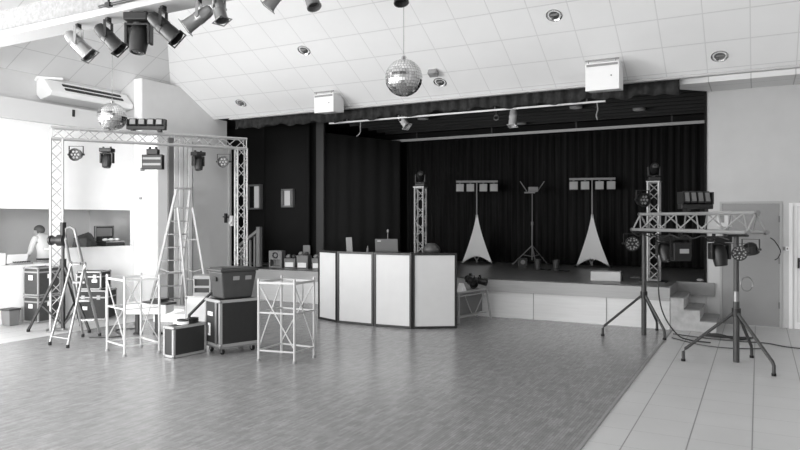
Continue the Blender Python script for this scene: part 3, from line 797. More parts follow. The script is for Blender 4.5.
# wheeled case with tub: corner near the camera (-5.90,6.25), front runs to (-5.73,6.76)
yaw_c = math.atan2(.51, .19)
def case_at(near, yaw, w, d):      # near = front-left bottom corner
    R = Matrix.Rotation(yaw, 3, 'Z'); return V(near[0], near[1], 0)+R @ V(w/2, d/2, 0)
c = case_at((-5.89, 6.25), yaw_c, .56, .42)
big = flight_case('large black flight case on castors carrying the grey plastic tub', c, yaw_c, (.56, .42, .685), castors=True, latches=False, plates=(('l', .05, .50, .13, .05), ('l', .08, .30, .06, .16)), edge=.035)
bm = B(); box(bm, (-.28-.006, -.12, .39), (.012, .05, .52)); box(bm, (-.28-.008, .09, .30), (.012, .02, .10)); obj('latch_strip', bm, W['alu'], big)
c2 = case_at((-6.26, 5.85), math.atan2(.55, .06), .50, .20)
flight_case('small upright black flight case with bright edges, left of the wheeled case', c2, math.atan2(.55, .06), (.50, .20, .385), latches=False, edge=.03)
# what lies on the small case
t = thing('tape_roll', 'white-rimmed dark tape roll lying on the small flight case', 'tape roll', (c2.x-.02, c2.y-.02, .387))
bm = B(); lathe(bm, [(0, .05), (0, .075), (.035, .075), (.035, .05), (0, .05)], (0, 0, 0), (0, 0, 1), 20); obj('tape', bm, W['label'], t, True)
bm = B(); lathe(bm, [(.034, .052), (.034, .072), (.052, .072), (.052, .052), (.034, .052)], (0, 0, .003), (0, 0, 1), 20); obj('upper_layer', bm, W['darkgrey'], t, True)
bm = B()
for k in range(3): tube(bm, [(.055*math.cos(a)+c2.x+.0, .07*math.sin(a)+c2.y+.13, .398+k*.02) for a in [2*PI*j/16+k for j in range(16)]], .0095, closed=True)
tag(obj('cable_coil', bm, W['black']), 'coiled black cable on the small flight case near the wheeled case', 'cable')
# plastic tub on the wheeled case
tc = V(c.x, c.y, .690)
t = thing('plastic_tub', 'dark grey plastic tub with lid on the wheeled flight case', 'storage tub', tc, yaw_c)
bm = B(); taper_box(bm, (0, 0, 0), (.40, .30), (.50, .38), .345); obj('body', bm, W['darkgrey'], t, bevel=.02)
bm = B(); box(bm, (0, 0, .362), (.53, .41, .03)); box(bm, (0, 0, .384), (.47, .35, .014)); obj('lid', bm, W['darkgrey'], t, bevel=.01)
for x, w in ((-.04, .085), (.13, .085)):
    bm = B(); box(bm, (x+.0, -.183, .26), (w, .008, .05), (.14, 0, 0)); obj('label_sticker', bm, W['mid'], t)
bm = B(); box(bm, (-.245, 0, .25), (.03, .12, .05)); obj('handle', bm, W['black'], t)
# pale crate behind the tub, on a small white case
c3 = V(-7.32, 7.43, 0)
flight_case('low white case on the floor behind the small flight case, under the pale crate', c3, .3, (.42, .34, .56), m=W['doorleft'], latches=False, edge=.02, name='equipment_case')
t = thing('tilted_crate', 'pale crate with dark windows on the white case, left of the tub', 'crate', (c3.x+.02, c3.y, .562), .45)
bm = B(); bx(bm, -.13, -.11, -.13, .13, 0, .30); bx(bm, .11, .13, -.13, .13, 0, .30); bx(bm, -.11, .11, -.13, -.11, 0, .05); bx(bm, -.11, .11, -.13, -.11, .12, .15); bx(bm, -.11, .11, -.13, -.11, .25, .30); bx(bm, -.11, .11, .11, .13, 0, .3); bx(bm, -.11, .11, -.11, .11, 0, .02); bx(bm, -.11, .11, -.11, .11, .285, .3); obj('shell', bm, W['mid'], t)
bm = B(); bx(bm, -.108, .108, -.108, .108, .022, .283); obj('insert', bm, W['casepanel'], t)
# black pole leaning over
bm = B(); cyl(bm, (-6.98, 6.81, .36), (-6.69, 6.97, 0.7), .020); cyl(bm, (-7.0, 6.81, .0), (-6.98, 6.81, .37), .020)
tag(obj('stand_leg', bm, W['black']), 'black folded stand pole leaning between the small flight case and the crate', 'stand')

# white box on black legs behind the left frame
t = thing('equipment_bench', 'low white box on two black legs behind the left metal frame', 'bench', (-7.98, 7.0, 0), .5)
bm = B(); bx(bm, -.32, .30, -.16, .2, .30, .46); obj('box', bm, W['white'], t, bevel=.02)
for x in (-.15, .14):
    bm = B(); lathe(bm, [(.0, .07), (.02, .07), (.03, .045), (.30, .04)], (x, -.06, 0), (0, 0, 1), 14); obj('leg', bm, W['black'], t, True)
bm = B(); bx(bm, .0, .5, -.14, .05, .463, .49); bx(bm, .12, .3, -.1, .1, .49, .53); tag(obj('cable_tray', bm, W['black'], loc=(-7.98, 7.0, 0)), 'black flat tray lying on the white box behind the left frame', 'tray')
for (x, y, sx, sy, h, lab) in ((-8.6, 8.05, .55, .35, .22, 'low white carton on the floor in front of the tall ladder'), (-7.95, 7.85, .5, .4, .2, 'flat white carton on the floor right of the tall ladder')):
    t = thing('carton', lab, 'box', (x, y, 0), .3)
    bm = B(); bx(bm, -sx/2, sx/2, -sy/2, sy/2, .0, h); obj('box', bm, W['white'], t, bevel=.008)
    bm = B(); bx(bm, -sx/2, sx/2, -sy/2, -.01, h+.001, h+.008); bx(bm, -sx/2, sx/2, .01, sy/2, h+.001, h+.008); obj('flap', bm, W['label'], t)

# cases by the bar
flight_case('lower of the two stacked black flight cases by the bar front', (-10.53, 7.00), .08, (.35, .42, .43), m=W['casefaded'], plates=(('f', 0, .27, .09, .07), ('r', 0, .3, .07, .07)), split=.34, latches=False, edge=.022)
flight_case('upper of the two stacked black flight cases in front of the man', (-10.53, 7.00), .08, (.35, .42, .47), z0=.437, m=W['casefaded'], plates=(('f', 0, .30, .09, .08), ('r', 0, .32, .07, .07)), split=.39, latches=False, edge=.022)
flight_case('lower dark flight case of the stack behind the step ladder', (-9.98, 7.62), .5, (.52, .42, .50), plates=(('f', -.1, .2, .08, .06),), split=.38, edge=.02)
flight_case('upper dark flight case of the stack behind the step ladder', (-10.02, 7.60), .5, (.42, .40, .31), z0=.507, plates=(('f', .1, .15, .09, .05),), split=.22, edge=.02)
t = thing('plastic_bin', 'small dark grey bin on the floor at the far left edge', 'bin', (-10.55, 6.48, 0), .1)
bm = B(); taper_box(bm, (0, 0, 0), (.17, .17), (.20, .20), .24); obj('body', bm, W['grey'], t, bevel=.01)
bm = B(); box(bm, (0, 0, .255), (.215, .215, .03)); obj('lid', bm, W['darkgrey'], t, bevel=.006)

# left tripod with lamp
TB = V(-9.35, 6.36, 0)
t = thing('tripod_stand', 'black lighting tripod in front of the left truss leg', 'tripod', (-9.20, 6.45, 0))
bm = B(); cyl(bm, (0, 0, .06), (0, 0, 1.05), .03); cyl(bm, (0, 0, 1.05), (0, 0, 1.62), .022); obj('mast', bm, W['black'], t, True)
for a, (fx, fy) in enumerate(((-.50, -.22), (.38, .16), (-.30, .52))):
    bm = B(); bar(bm, (0, 0, 1.05), (fx, fy, .03), .034, .03); bar(bm, (0, 0, .10), (fx*.62, fy*.62, .40), .02, .02); obj('leg', bm, W['black'], t)
    bm = B(); cyl(bm, (fx, fy, 0), (fx, fy, .04), .025); obj('foot', bm, W['rubber'], t)
bm = B(); cyl(bm, (0, 0, .98), (0, 0, 1.10), .045); obj('collar', bm, W['black'], t, True)
bm = B(); cyl(bm, (.02, 0, 1.38), (-.06, -.04, 1.38), .085, seg=16); cyl(bm, (-.06, -.04, 1.38), (-.14, -.08, 1.38), .05, .06, 16); cyl(bm, (-.14, -.08, 1.38), (-.17, -.09, 1.38), .075, seg=16); box(bm, (0, 0, 1.55), (.06, .06, .2)); obj('winch', bm, W['black'], t, True)

# ------------------------------------------------------------------ bar: counter things and the man
t = thing('open_suitcase', 'open dark case with raised lid on the bar counter at right', 'case', (-10.95, 8.66, 1.187))
bm = B(); bx(bm, -.16, .16, -.21, .21, 0, .09); obj('tray', bm, W['casepanel'], t, bevel=.006)
bm = B(); bx(bm, -.19, -.165, -.21, .21, .09, .38); obj('lid', bm, W['casepanel'], t)
bm = B()
for s in (-1, 1): bx(bm, -.165, -.15, s*.2-.012, s*.2+.012, .09, .385)
bx(bm, -.165, -.15, -.2, .2, .365, .385); bx(bm, .158, .17, -.21, .21, .07, .095); obj('edge_trim', bm, W['alu'], t)
bm = B(); bx(bm, -.164, -.155, -.17, .17, .18, .34); obj('lid_lining', bm, W['grey'], t)
for k, (y, z) in enumerate(((-.13, .105), (.0, .115), (.12, .1))):
    bm = B(); sphere(bm, (.0, 0, 0), .05, 10, 8, (1, 1.2, .55))
    tag(obj('cloth_bundle', bm, W['label'], smooth=True, loc=(-10.95+.03, 8.66+y, 1.187+.09+.029)), ('white bundle in the open case, nearest the dark heap', 'white bundle in the middle of the open case', 'white bundle at the right end of the open case')[k], 'bundle', 'white bundles in the open case')
bm = B(); sphere(bm, (0, 0, 0), .2, 20, 12, (.75, 1.1, .9))
for v in bm.verts:
    v.co *= 1+.16*math.sin(v.co.x*31+1)*math.sin(v.co.y*24)+.10*math.sin(v.co.z*40+v.co.y*15)
    v.co.z = max(v.co.z, -.05)
tag(obj('jacket_heap', bm, W['cloth_dark'], smooth=True, loc=(-11.02, 8.16, 1.238)), 'dark crumpled jacket heaped on the bar counter beside the open case', 'jacket')
t = thing('equipment_box', 'pale box on the low counter at the left edge', 'box', (-11.0, 6.50, .942), .1)
bm = B(); bx(bm, -.12, .12, -.1, .1, 0, .2); obj('body', bm, W['white'], t, bevel=.008)
bm = B(); sphere(bm, (0, 0, .215), .05, 12, 8, (1.4, 1.5, .3)); obj('bag', bm, W['grey'], t, True)
t = thing('laptop', 'open laptop with bright back on the low counter before the man', 'laptop', (-11.02, 6.80, .942))
bm = B(); bx(bm, -.13, .1, -.17, .17, 0, .018); obj('base', bm, W['grey'], t, bevel=.004)
bm = B(); prism(bm, [(.11, -.17, .02), (.11, .17, .02), (.15, .17, .17), (.15, -.17, .17)], (.012, 0, 0)); obj('lid', bm, W['white'], t)
t = thing('audio_mixer', 'small dark mixer with knobs on the edge of the low counter', 'mixer', (-10.80, 6.82, .942))
bm = B(); bx(bm, -.05, .05, -.17, .17, 0, .035); obj('body', bm, W['mid'], t, bevel=.005)
bm = B()
for k in range(7):
    for x in (-.02, .02): cyl(bm, (x, -.13+k*.043, .035), (x, -.13+k*.043, .055), .010)
obj('knob', bm, W['black'], t)

def make_man():
    loc = V(-11.58, 7.80, 0)
    root = thing('person', 'man with short hair in a pale shirt, head bowed, behind the bar counter', 'person', loc, 0)
    J = {'pelvis': ((0, 0, .93), .125), 'waist': ((-.02, 0, 1.05), .122), 'chest': ((-.07, 0, 1.22), .135), 'upper': ((-.13, 0, 1.34), .105), 'neck': ((-.19, 0, 1.405), .052), 'skull': ((-.225, 0, 1.455), .075), 'crown': ((-.25, 0, 1.50), .085),
         'chin': ((-.29, 0, 1.435), .045)}
    E_ = [('pelvis', 'waist'), ('waist', 'chest'), ('chest', 'upper'), ('upper', 'neck'), ('neck', 'skull'), ('skull', 'crown'), ('skull', 'chin')]
    for s, n in ((-1, 'r'), (1, 'l')):
        J['sh'+n] = ((-.12, s*.17, 1.34), .062); J['el'+n] = ((-.16, s*.23, 1.08), .045); J['wr'+n] = ((-.34, s*.20, .985), .030); J['palm'+n] = ((-.41, s*.19, .965), .030)
        E_ += [('upper', 'sh'+n), ('sh'+n, 'el'+n), ('el'+n, 'wr'+n), ('wr'+n, 'palm'+n)]
        for k, (dy, ln) in enumerate(((-.03, .07), (-.01, .085), (.012, .08), (.032, .062))):
            J[f'k{n}{k}'] = ((-.445, s*.19+dy, .962), .010); J[f'f{n}{k}'] = ((-.445-ln*.6, s*.19+dy, .948), .009); J[f't{n}{k}'] = ((-.445-ln*.85, s*.19+dy, .930), .008)
            E_ += [('palm'+n, f'k{n}{k}'), (f'k{n}{k}', f'f{n}{k}'), (f'f{n}{k}', f't{n}{k}')]
        J['th'+n] = ((-.42, s*.19-s*.055, .955), .011); E_ += [('palm'+n, 'th'+n)]
        J['hip'+n] = ((.0, s*.10, .86), .10); J['kn'+n] = ((.0, s*.11, .48), .062); J['an'+n] = ((.02, s*.11, .09), .045); J['toe'+n] = ((-.15, s*.12, .045), .04)
        E_ += [('pelvis', 'hip'+n), ('hip'+n, 'kn'+n), ('kn'+n, 'an'+n), ('an'+n, 'toe'+n)]
    ks = list(J); me = bpy.data.meshes.new('body')
    me.from_pydata([J[k][0] for k in ks], [(ks.index(a), ks.index(b)) for a, b in E_], [])
    o = bpy.data.objects.new('body', me); C.objects.link(o)
    sm = o.modifiers.new('skin', 'SKIN'); sub = o.modifiers.new('sub', 'SUBSURF'); sub.levels = 2; sub.render_levels = 2
    for i, k in enumerate(ks):
        r = J[k][1]; wd = 1.35 if k in ('chest', 'waist', 'pelvis', 'upper') else 1
        me.skin_vertices[0].data[i].radius = (r*wd if k in ('chest', 'waist', 'pelvis') else r, r)
        me.skin_vertices[0].data[i].use_root = (k == 'pelvis')
    bpy.context.view_layer.update()
    dg = bpy.context.evaluated_depsgraph_get()
    nm = bpy.data.meshes.new_from_object(o.evaluated_get(dg)); bpy.data.objects.remove(o)
    nm.name = 'body'
    for m in (W['shirt'], W['trousers'], W['skin'], W['belt']): nm.materials.append(m)
    for p in nm.polygons:
        p.use_smooth = True; c = p.center
        hand = c.x < -.33 and c.z < 1.02
        if hand or (c.z > 1.395 and c.x < -.14): p.material_index = 2
        elif c.z < .07: p.material_index = 3
        elif c.z < .955: p.material_index = 1
        else: p.material_index = 0
    body = bpy.data.objects.new('body', nm); C.objects.link(body); body.parent = root
    bm = B(); tube(bm, [(.0+.155*math.cos(a)-.005, .165*math.sin(a), .965) for a in [2*PI*k/20 for k in range(20)]], .018, closed=True); obj('belt', bm, W['belt'], root, True)
    bm = B(); sphere(bm, (-.235, 0, 1.495), .102, 16, 10, (1.08, .88, .92))
    for v in [v for v in bm.verts if v.co.z < 1.47 and v.co.x < -.22 or v.co.x < -.31]: v.co = V(-.24, 0, 1.49)+(v.co-V(-.24, 0, 1.49))*.6
    obj('hair', bm, W['hair'], root, True)
    bm = B()
    for s in (-1, 1): sphere(bm, (-.245, s*.088, 1.46), .024, 8, 6, (.8, .4, 1.2))
    sphere(bm, (-.335, 0, 1.452), .018, 8, 6, (1, .7, 1.2)); obj('ear', bm, W['skin'], root, True)
    bm = B()
    for s in (-1, 1): sphere(bm, (-.318, s*.03, 1.47), .009, 8, 6)
    obj('eye', bm, W['black'], root, True)
make_man()

# ------------------------------------------------------------------ booth
def booth():
    P = [V(-6.61, 9.40, 0), V(-6.09, 9.19, 0), V(-5.38, 9.16, 0), V(-4.71, 9.22, 0), V(-4.13, 9.58, 0)]
    P[3] = V(-4.72, 9.20, 0); H = 1.17
    t = thing('dj_booth', 'white panelled dj booth with black frames in front of the stage', 'booth', P[2])
    for a, b in zip(P, P[1:]):
        a, b = a-P[2], b-P[2]; d = (b-a).normalized(); L = (b-a).length; n = V(d.y, -d.x, 0); ang = math.atan2(d.y, d.x)
        c = (a+b)/2
        bm = B(); f = .034
        for s in (0, L): box(bm, a+d*(s+(f/2+.003 if s == 0 else -f/2-.003))+V(0, 0, H/2), (f, .045, H), (0, 0, ang))
        for z in (f/2+.004, H-f/2): box(bm, c+V(0, 0, z), (L-2*f-.006, .045, f), (0, 0, ang))
        fr = obj('frame', bm, W['black'], t)
        bm = B(); box(bm, c+V(0, 0, H/2), (L-2*f-.01, .02, H-2*f), (0, 0, ang)); obj('panel', bm, W['booth'], t)
    t2 = thing('dj_table', 'dark table top behind the white booth panels', 'table', (-5.3, 9.85, 0))
    bm = B(); bx(bm, -.68, .75, -.36, .36, 1.09, 1.13); obj('table_top', bm, W['black'], t2)
    for x in (-.64, .7):
        for y in (-.32, .32): bm = B(); bx(bm, x-.02, x+.02, y-.02, y+.02, 0, 1.09); obj('leg', bm, W['black'], t2)
booth()
ZT = 1.131
t = thing('laptop', 'grey laptop lid facing out on the white booth', 'laptop', (-5.50, 9.78, ZT), YAW-.1)
bm = B(); bx(bm, -.19, .19, 0, .26, 0, .02); obj('base', bm, W['darkgrey'], t, bevel=.004)
bm = B(); prism(bm, [(-.19, 0, .021), (.19, 0, .021), (.19, -.05, .235), (-.19, -.05, .235)], (0, .012, 0)); s = obj('lid', bm, W['screen'], t)
bm = B(); box(bm, (-.12, -.05, .20), (.06, .004, .012), (-.23, 0, 0)); obj('badge', bm, W['label'], s)
t = thing('microphone', 'small gooseneck microphone rising behind the laptop on the booth', 'microphone', (-5.68, 10.14, ZT))
bm = B(); lathe(bm, [(0, .05), (.02, .045), (.03, .012)], (0, 0, 0)); obj('base', bm, W['black'], t, True)
bm = B(); tube(bm, smooth_path([(0, 0, .02), (.0, 0, .2), (.005, 0, .34)]), .007); obj('stem', bm, W['mid'], t, True)
bm = B(); lathe(bm, [(0, .008), (.02, .018), (.05, .02), (.065, 0)], (.005, 0, .33)); obj('head', bm, W['mid'], t, True)
t = thing('upright_panel', 'narrow pale upright panel at the left end of the booth', 'panel', (-6.10, 9.56, 0), YAW)
t.location.z = 0
bm = B(); box(bm, (0, 0, 1.26), (.10, .05, .26), (0, -.06, 0)); obj('panel', bm, W['mid'], t)
bm = B(); cyl(bm, (0, .02, .01), (0, .02, 1.14), .015); lathe(bm, [(0, .08), (.01, .08), (.02, .03)], (0, .02, 0)); obj('stand', bm, W['black'], t)
for x, y, h, l in ((-5.88, 9.80, .11, 'small dark bottle on the booth left of the laptop'), (-5.06, 9.98, .14, 'small dark bottle on the booth right of the laptop')):
    bm = B(); lathe(bm, [(0, .02), (h*.6, .02), (h*.78, .009), (h, .009), (h, 0)], (0, 0, 0)); tag(obj('bottle', bm, W['grey'], smooth=True, loc=(x, y, ZT)), l, 'bottle')
bm = B(); sphere(bm, (0, 0, .06), .15, 16, 10, (1, .8, .75))
for v in bm.verts: v.co.z = max(0.002, v.co.z); v.co.x *= 1+.06*math.sin(v.co.z*40)
tag(obj('shoulder_bag', bm, W['darkgrey'], smooth=True, loc=(-4.79, 10.04, ZT)), 'dark rounded bag at the right end of the booth', 'bag')

# trolley right of the booth
t = thing('lamp_trolley', 'low aluminium framed trolley between the booth and the stage', 'trolley', (-4.36, 10.0, 0), math.radians(77.6))
for y in (-.07, .07):
    bm = B(); bar(bm, (0, y, .50), (.82, y, .50), .025, .025); bar(bm, (0, y, .44), (.82, y, .44), .018, .018); obj('top_rail', bm, W['frame'], t)
    bm = B(); bar(bm, (0, y, .10), (.82, y, .10), .025, .025); obj('bottom_rail', bm, W['frame'], t)
    for a, b in (((.50, .12), (.76, .43)), ((.40, .12), (.2, .43))):
        bm = B(); bar(bm, (a[0], y, a[1]), (b[0], y, b[1]), .014, .014); obj('brace', bm, W['frame'], t)
bm = B(); bx(bm, 0, .8, -.055, .055, .465, .485); obj('shelf', bm, W['mid'], t)
bm = B(); bx(bm, 0, .80, -.01, .01, .12, .43); obj('back_panel', bm, W['grey'], t)
for x, y in ((.84, -.07), (.84, .07), (.02, -.07), (.02, .07)):
    bm = B(); bar(bm, (x, y, .49), (x+(.03 if x > .5 else 0), y*(2.0 if x > .5 else 1), .0), .025, .025); obj('leg', bm, W['frame'], t)
TR = Matrix.Rotation(math.radians(77.6), 3, 'Z'); TO = V(-4.36, 10.0, 0)
def ontr(x, y, z): return TO+TR @ V(x, y, z)
par_can('black par lamp lying on the trolley beside the white cloth', ontr(.46, 0, .775), aimv(.3, .3, -.8), W['black'], .9, name='par_lamp', hang=.13, square=False)
par_can('black par lamp on the trolley, near the stage front', ontr(.74, 0, .735), aimv(.8, .2, -.3), W['black'], .75, name='par_lamp', hang=.13, square=False)
bm = B(); prism(bm, [(-.09, -.05, 0), (.08, -.05, 0), (.02, -.02, .15)], (0, .10, 0)); tag(obj('cloth', bm, W['label'], loc=ontr(.22, 0, .487)), 'crumpled white cloth on the trolley behind the booth', 'cloth').rotation_euler = (0, 0, math.radians(77.6))

# ------------------------------------------------------------------ things on the stage
ZS = .661
t = thing('ring_light_box', 'dark box with a round hole at the left end of the stage front', 'box', (-9.11, 11.36, ZS), .2)
bm = B(); bx(bm, -.15, .15, -.03, .15, 0, .03); bx(bm, -.15, -.12, -.03, .15, .03, .36); bx(bm, .12, .15, -.03, .15, .03, .36); bx(bm, -.12, .12, .12, .15, .03, .36); bx(bm, -.12, .12, -.03, .12, .17, .36); obj('housing', bm, W['grey'], t)
bm = B(); tube(bm, [(.055*math.cos(a), -.035, .265+.055*math.sin(a)) for a in [2*PI*k/16 for k in range(16)]], .014, closed=True); obj('ring', bm, W['black'], t, True)
for x, y, h, l, k in ((-8.80, 11.50, .2, 'left labelled crate on the stage front, beside the dark ring box', 0), (-8.47, 11.50, .27, 'middle labelled crate on the stage front, under the square panel', 1), (-8.08, 11.50, .22, 'right labelled crate on the stage front, against the booth', 2)):
    t = thing('equipment_crate', l, 'crate', (x, y, ZS), .2, 'labelled crates on the stage front')
    bm = B(); taper_box(bm, (0, 0, 0), (.24, .18), (.27, .20), h); obj('body', bm, W['grey'], t, bevel=.008)
    bm = B(); box(bm, (0, -.108, .07), (.19, .012, .10)); obj('label_plate', bm, W['label'], t)
    for q in range(2):
        bm = B(); lathe(bm, [(0, .04), (.06, .05), (.075, .03)], (-.06+.12*q, 0, h+.001), (.3*(q-.5), -.5, .8), 12); obj('lamp', bm, W['darkgrey'] if q else W['mid'], t, True)
t = thing('square_panel', 'small grey square panel standing behind the middle labelled crate', 'panel', (-8.62, 11.80, ZS), .2)
bm = B(); box(bm, (0, 0, .37), (.16, .03, .20)); obj('panel', bm, W['grey'], t)
bm = B(); cyl(bm, (0, .0, 0), (0, 0, .27), .014); lathe(bm, [(0, .08), (.012, .08)], (0, 0, 0)); obj('stand', bm, W['black'], t)

# towers
def tower(label, loc, yaw, h, lab2, aim):
    t = thing('truss_tower', label, 'truss', (loc[0], loc[1], ZS), yaw)
    bm = B(); truss_geo(bm, (0, 0, .02), (0, 0, h-.012), .17, hint=(0, 1, 0), r=.018, rl=.009, step=.17); obj('truss_column', bm, W['alupaint'], t, True)
    bm = B(); box(bm, (0, 0, .01), (.4, .4, .018)); obj('base_plate', bm, W['black'], t)
    bm = B(); box(bm, (0, 0, h-.004), (.22, .22, .014)); obj('top_plate', bm, W['alu'], t)
    moving_head(lab2, (loc[0], loc[1], ZS+h+.006), aim, .72, hang=False, yaw=YAW-.2, name='moving_head')
tower('aluminium truss tower on the stage behind the booth', (-5.78, 11.62), .1, 1.66, 'black moving head on top of the tower behind the booth', (.3, -.6, .5))
tower('aluminium truss tower at the right front of the stage', (-1.52, 11.72), 0, 1.66, 'black moving head on top of the tower at the right of the stage', (.2, -.7, .5))
led_par('black spotlight clamped to the left side of the right-hand tower', (-1.66, 11.46, 2.19), (.75, -.6, -.15), 1.1, nled=7, name='hanging_led_par')

# scrim stands with four-lamp bars
def scrim_stand(label, labbar, x, y, yaw):
    t = thing('scrim_stand', label, 'light stand', (x, y, ZS), yaw)
    bm = B(); cyl(bm, (0, 0, .03), (0, 0, 1.88), .016); obj('pole', bm, W['mid'], t, True)
    N, M = 14, 10; bm = B(); ang = [math.radians(a) for a in (-150, -30, 90)]
    def rad(f): return .022+.385*f**1.35
    for s in range(3):
        a0, a1 = ang[s], ang[(s+1) % 3]
        grid = []
        for i in range(N+1):
            row = []
            for j in range(M+1):
                v = j/M
                zb = .01+.17*(1-(2*v-1)**2)**.8
                f = i/N; z = 1.14-(1.14-zb)*f
                ft = (1.14-z)/1.13; r = rad(ft)
                p0 = V(math.cos(a0)*r, math.sin(a0)*r, z); p1 = V(math.cos(a1)*r, math.sin(a1)*r, z)
                pp = p0.lerp(p1, v); k = 1-.30*4*v*(1-v)*.3
                row.append(bm.verts.new((pp.x*k, pp.y*k, z)))
            grid.append(row)
        for i in range(N):
            for j in range(M): bm.faces.new((grid[i][j], grid[i][j+1], grid[i+1][j+1], grid[i+1][j]))
    bmesh.ops.remove_doubles(bm, verts=bm.verts, dist=.0008)
    o = obj('cover', bm, W['scrim'], t, True); so = o.modifiers.new('thick', 'SOLIDIFY'); so.thickness = .006
    for a in ang:
        bm = B(); cyl(bm, (math.cos(a)*.405, math.sin(a)*.405, .002), (math.cos(a)*.405, math.sin(a)*.405, .028), .03); obj('foot', bm, W['black'], t)
    bm = B()
    bar(bm, (0, 0, .30), (.0, .0, .12), .06, .06); obj('leg_hub', bm, W['black'], t)
    b = thing('lamp_bar', labbar, 'light bar', (x, y, ZS+1.885), yaw)
    bm = B(); bx(bm, -.48, .48, -.025, .025, .0, .045); obj('crossbar', bm, W['mid'], b)
    for k in range(4):
        xx = (-.39, -.15, .15, .39)[k]
        bm = B(); box(bm, (xx, 0, -.12), (.19, .10, .19)); hd = obj('lamp', bm, W['black'], b, bevel=.02)
        bm = B(); lathe(bm, [(0, .075), (.01, .07), (.012, 0)], (xx, -.051, -.12), (0, -1, 0), 14); box(bm, (xx, -.053, -.12), (.17, .006, .17)); obj('lens', bm, W['lensw'], hd)
        bm = B(); box(bm, (xx, 0, -.012), (.04, .04, .03)); obj('clamp', bm, W['grey'], b)
scrim_stand('white cloth-covered light stand on the stage, behind the right end of the booth', 'bar of four square lamps on the left white stand', -5.76, 14.52, YAW*.8)
scrim_stand('white cloth-covered light stand on the stage, right of the thin tripod', 'bar of four square lamps on the right white stand', -3.17, 14.72, YAW*.55)

# thin tripod with a small projector
t = thing('tripod_stand', 'thin dark tripod with antennas between the two white stands', 'tripod', (-4.45, 14.55, ZS))
bm = B(); cyl(bm, (0, 0, .12), (0, 0, .95), .016); cyl(bm, (0, 0, .95), (0, 0, 1.62), .011); cyl(bm, (0, 0, .9), (0, 0, .98), .026); obj('mast', bm, W['grey'], t, True)
for a in (-90, 30, 150):
    a = math.radians(a)+YAW; bm = B(); cyl(bm, (0, 0, .45), (math.cos(a)*.46, math.sin(a)*.46, .01), .012); cyl(bm, (0, 0, .2), (math.cos(a)*.22, math.sin(a)*.22, .235), .008); obj('leg', bm, W['grey'], t)
bm = B(); box(bm, (-.06, 0, 1.63), (.22, .14, .03), (0, 0, YAW)); obj('tray', bm, W['mid'], t)
bm = B(); box(bm, (.02, 0, 1.70), (.20, .14, .11), (0, 0, YAW)); obj('receiver', bm, W['mid'], t, bevel=.008)
for s in (-1, 1): bm = B(); cyl(bm, RGT*(s*.12)+V(0, 0, 1.66), RGT*(s*.27)+V(0, 0, 1.88), .009); obj('antenna', bm, W['mid'], t)
t = thing('speaker_monitor', 'small black box with round mark under the thin tripod', 'speaker', (-4.50, 14.0, ZS), YAW)
bm = B(); bx(bm, -.1, .1, -.07, .07, 0, .19); obj('cabinet', bm, W['darkgrey'], t, bevel=.01)
bm = B(); lathe(bm, [(0, .05), (.008, .045), (.008, 0)], (0, -.07, .11), (0, -1, 0)); obj('driver', bm, W['mid'], t, True)
for x, y, l in ((-3.95, 13.3, 'small upright black lamp on the stage below the thin tripod'), (-3.55, 13.2, 'small upright black lamp on the stage, left of the right white stand')):
    t = thing('stage_uplight', l, 'lamp', (x, y, ZS), 0, 'small upright lamps on the stage floor')
    bm = B(); lathe(bm, [(0, .06), (.01, .07), (.05, .05), (.06, .065), (.22, .068), (.225, .055), (.2, .05), (.2, 0)], (0, 0, 0), (0, 0, 1), 14); obj('body', bm, W['darkgrey'], t, True)
    bm = B(); lathe(bm, [(.201, .048), (.208, 0)], (0, 0, 0)); obj('lens', bm, W['lensw'], t)
    bm = B(); tube(bm, smooth_path([(.06, 0, .015), (.12, .05, .012), (.2, -.03, .012), (.25, .06, .012)]), .01); obj('cable', bm, W['black'], t)
t = thing('rack_unit', 'grey flat equipment box on the front edge of the stage, left of the tower', 'equipment box', (-2.27, 11.62, ZS), .12)
bm = B(); bx(bm, -.24, .24, -.15, .15, .0, .155); obj('body', bm, W['doorleft'], t, bevel=.006)
bm = B(); bx(bm, .24, .255, -.14, .14, .01, .145); obj('end_panel', bm, W['darkgrey'], t)
bm = B(); sphere(bm, (0, 0, .0), .05, 10, 8, (1.2, 1, .6)); tag(obj('cloth_bundle', bm, W['mid'], smooth=True, loc=(-.84, 12.06, ZS+.031)), 'small pale bundle on the stage corner by the right wall', 'bundle')
bm = B(); box(bm, (0, 0, .012), (.16, .1, .022)); tag(obj('junction_box', bm, W['grey'], loc=(-1.9, 12.3, ZS)), 'small flat box on the stage boards behind the rack unit', 'box')

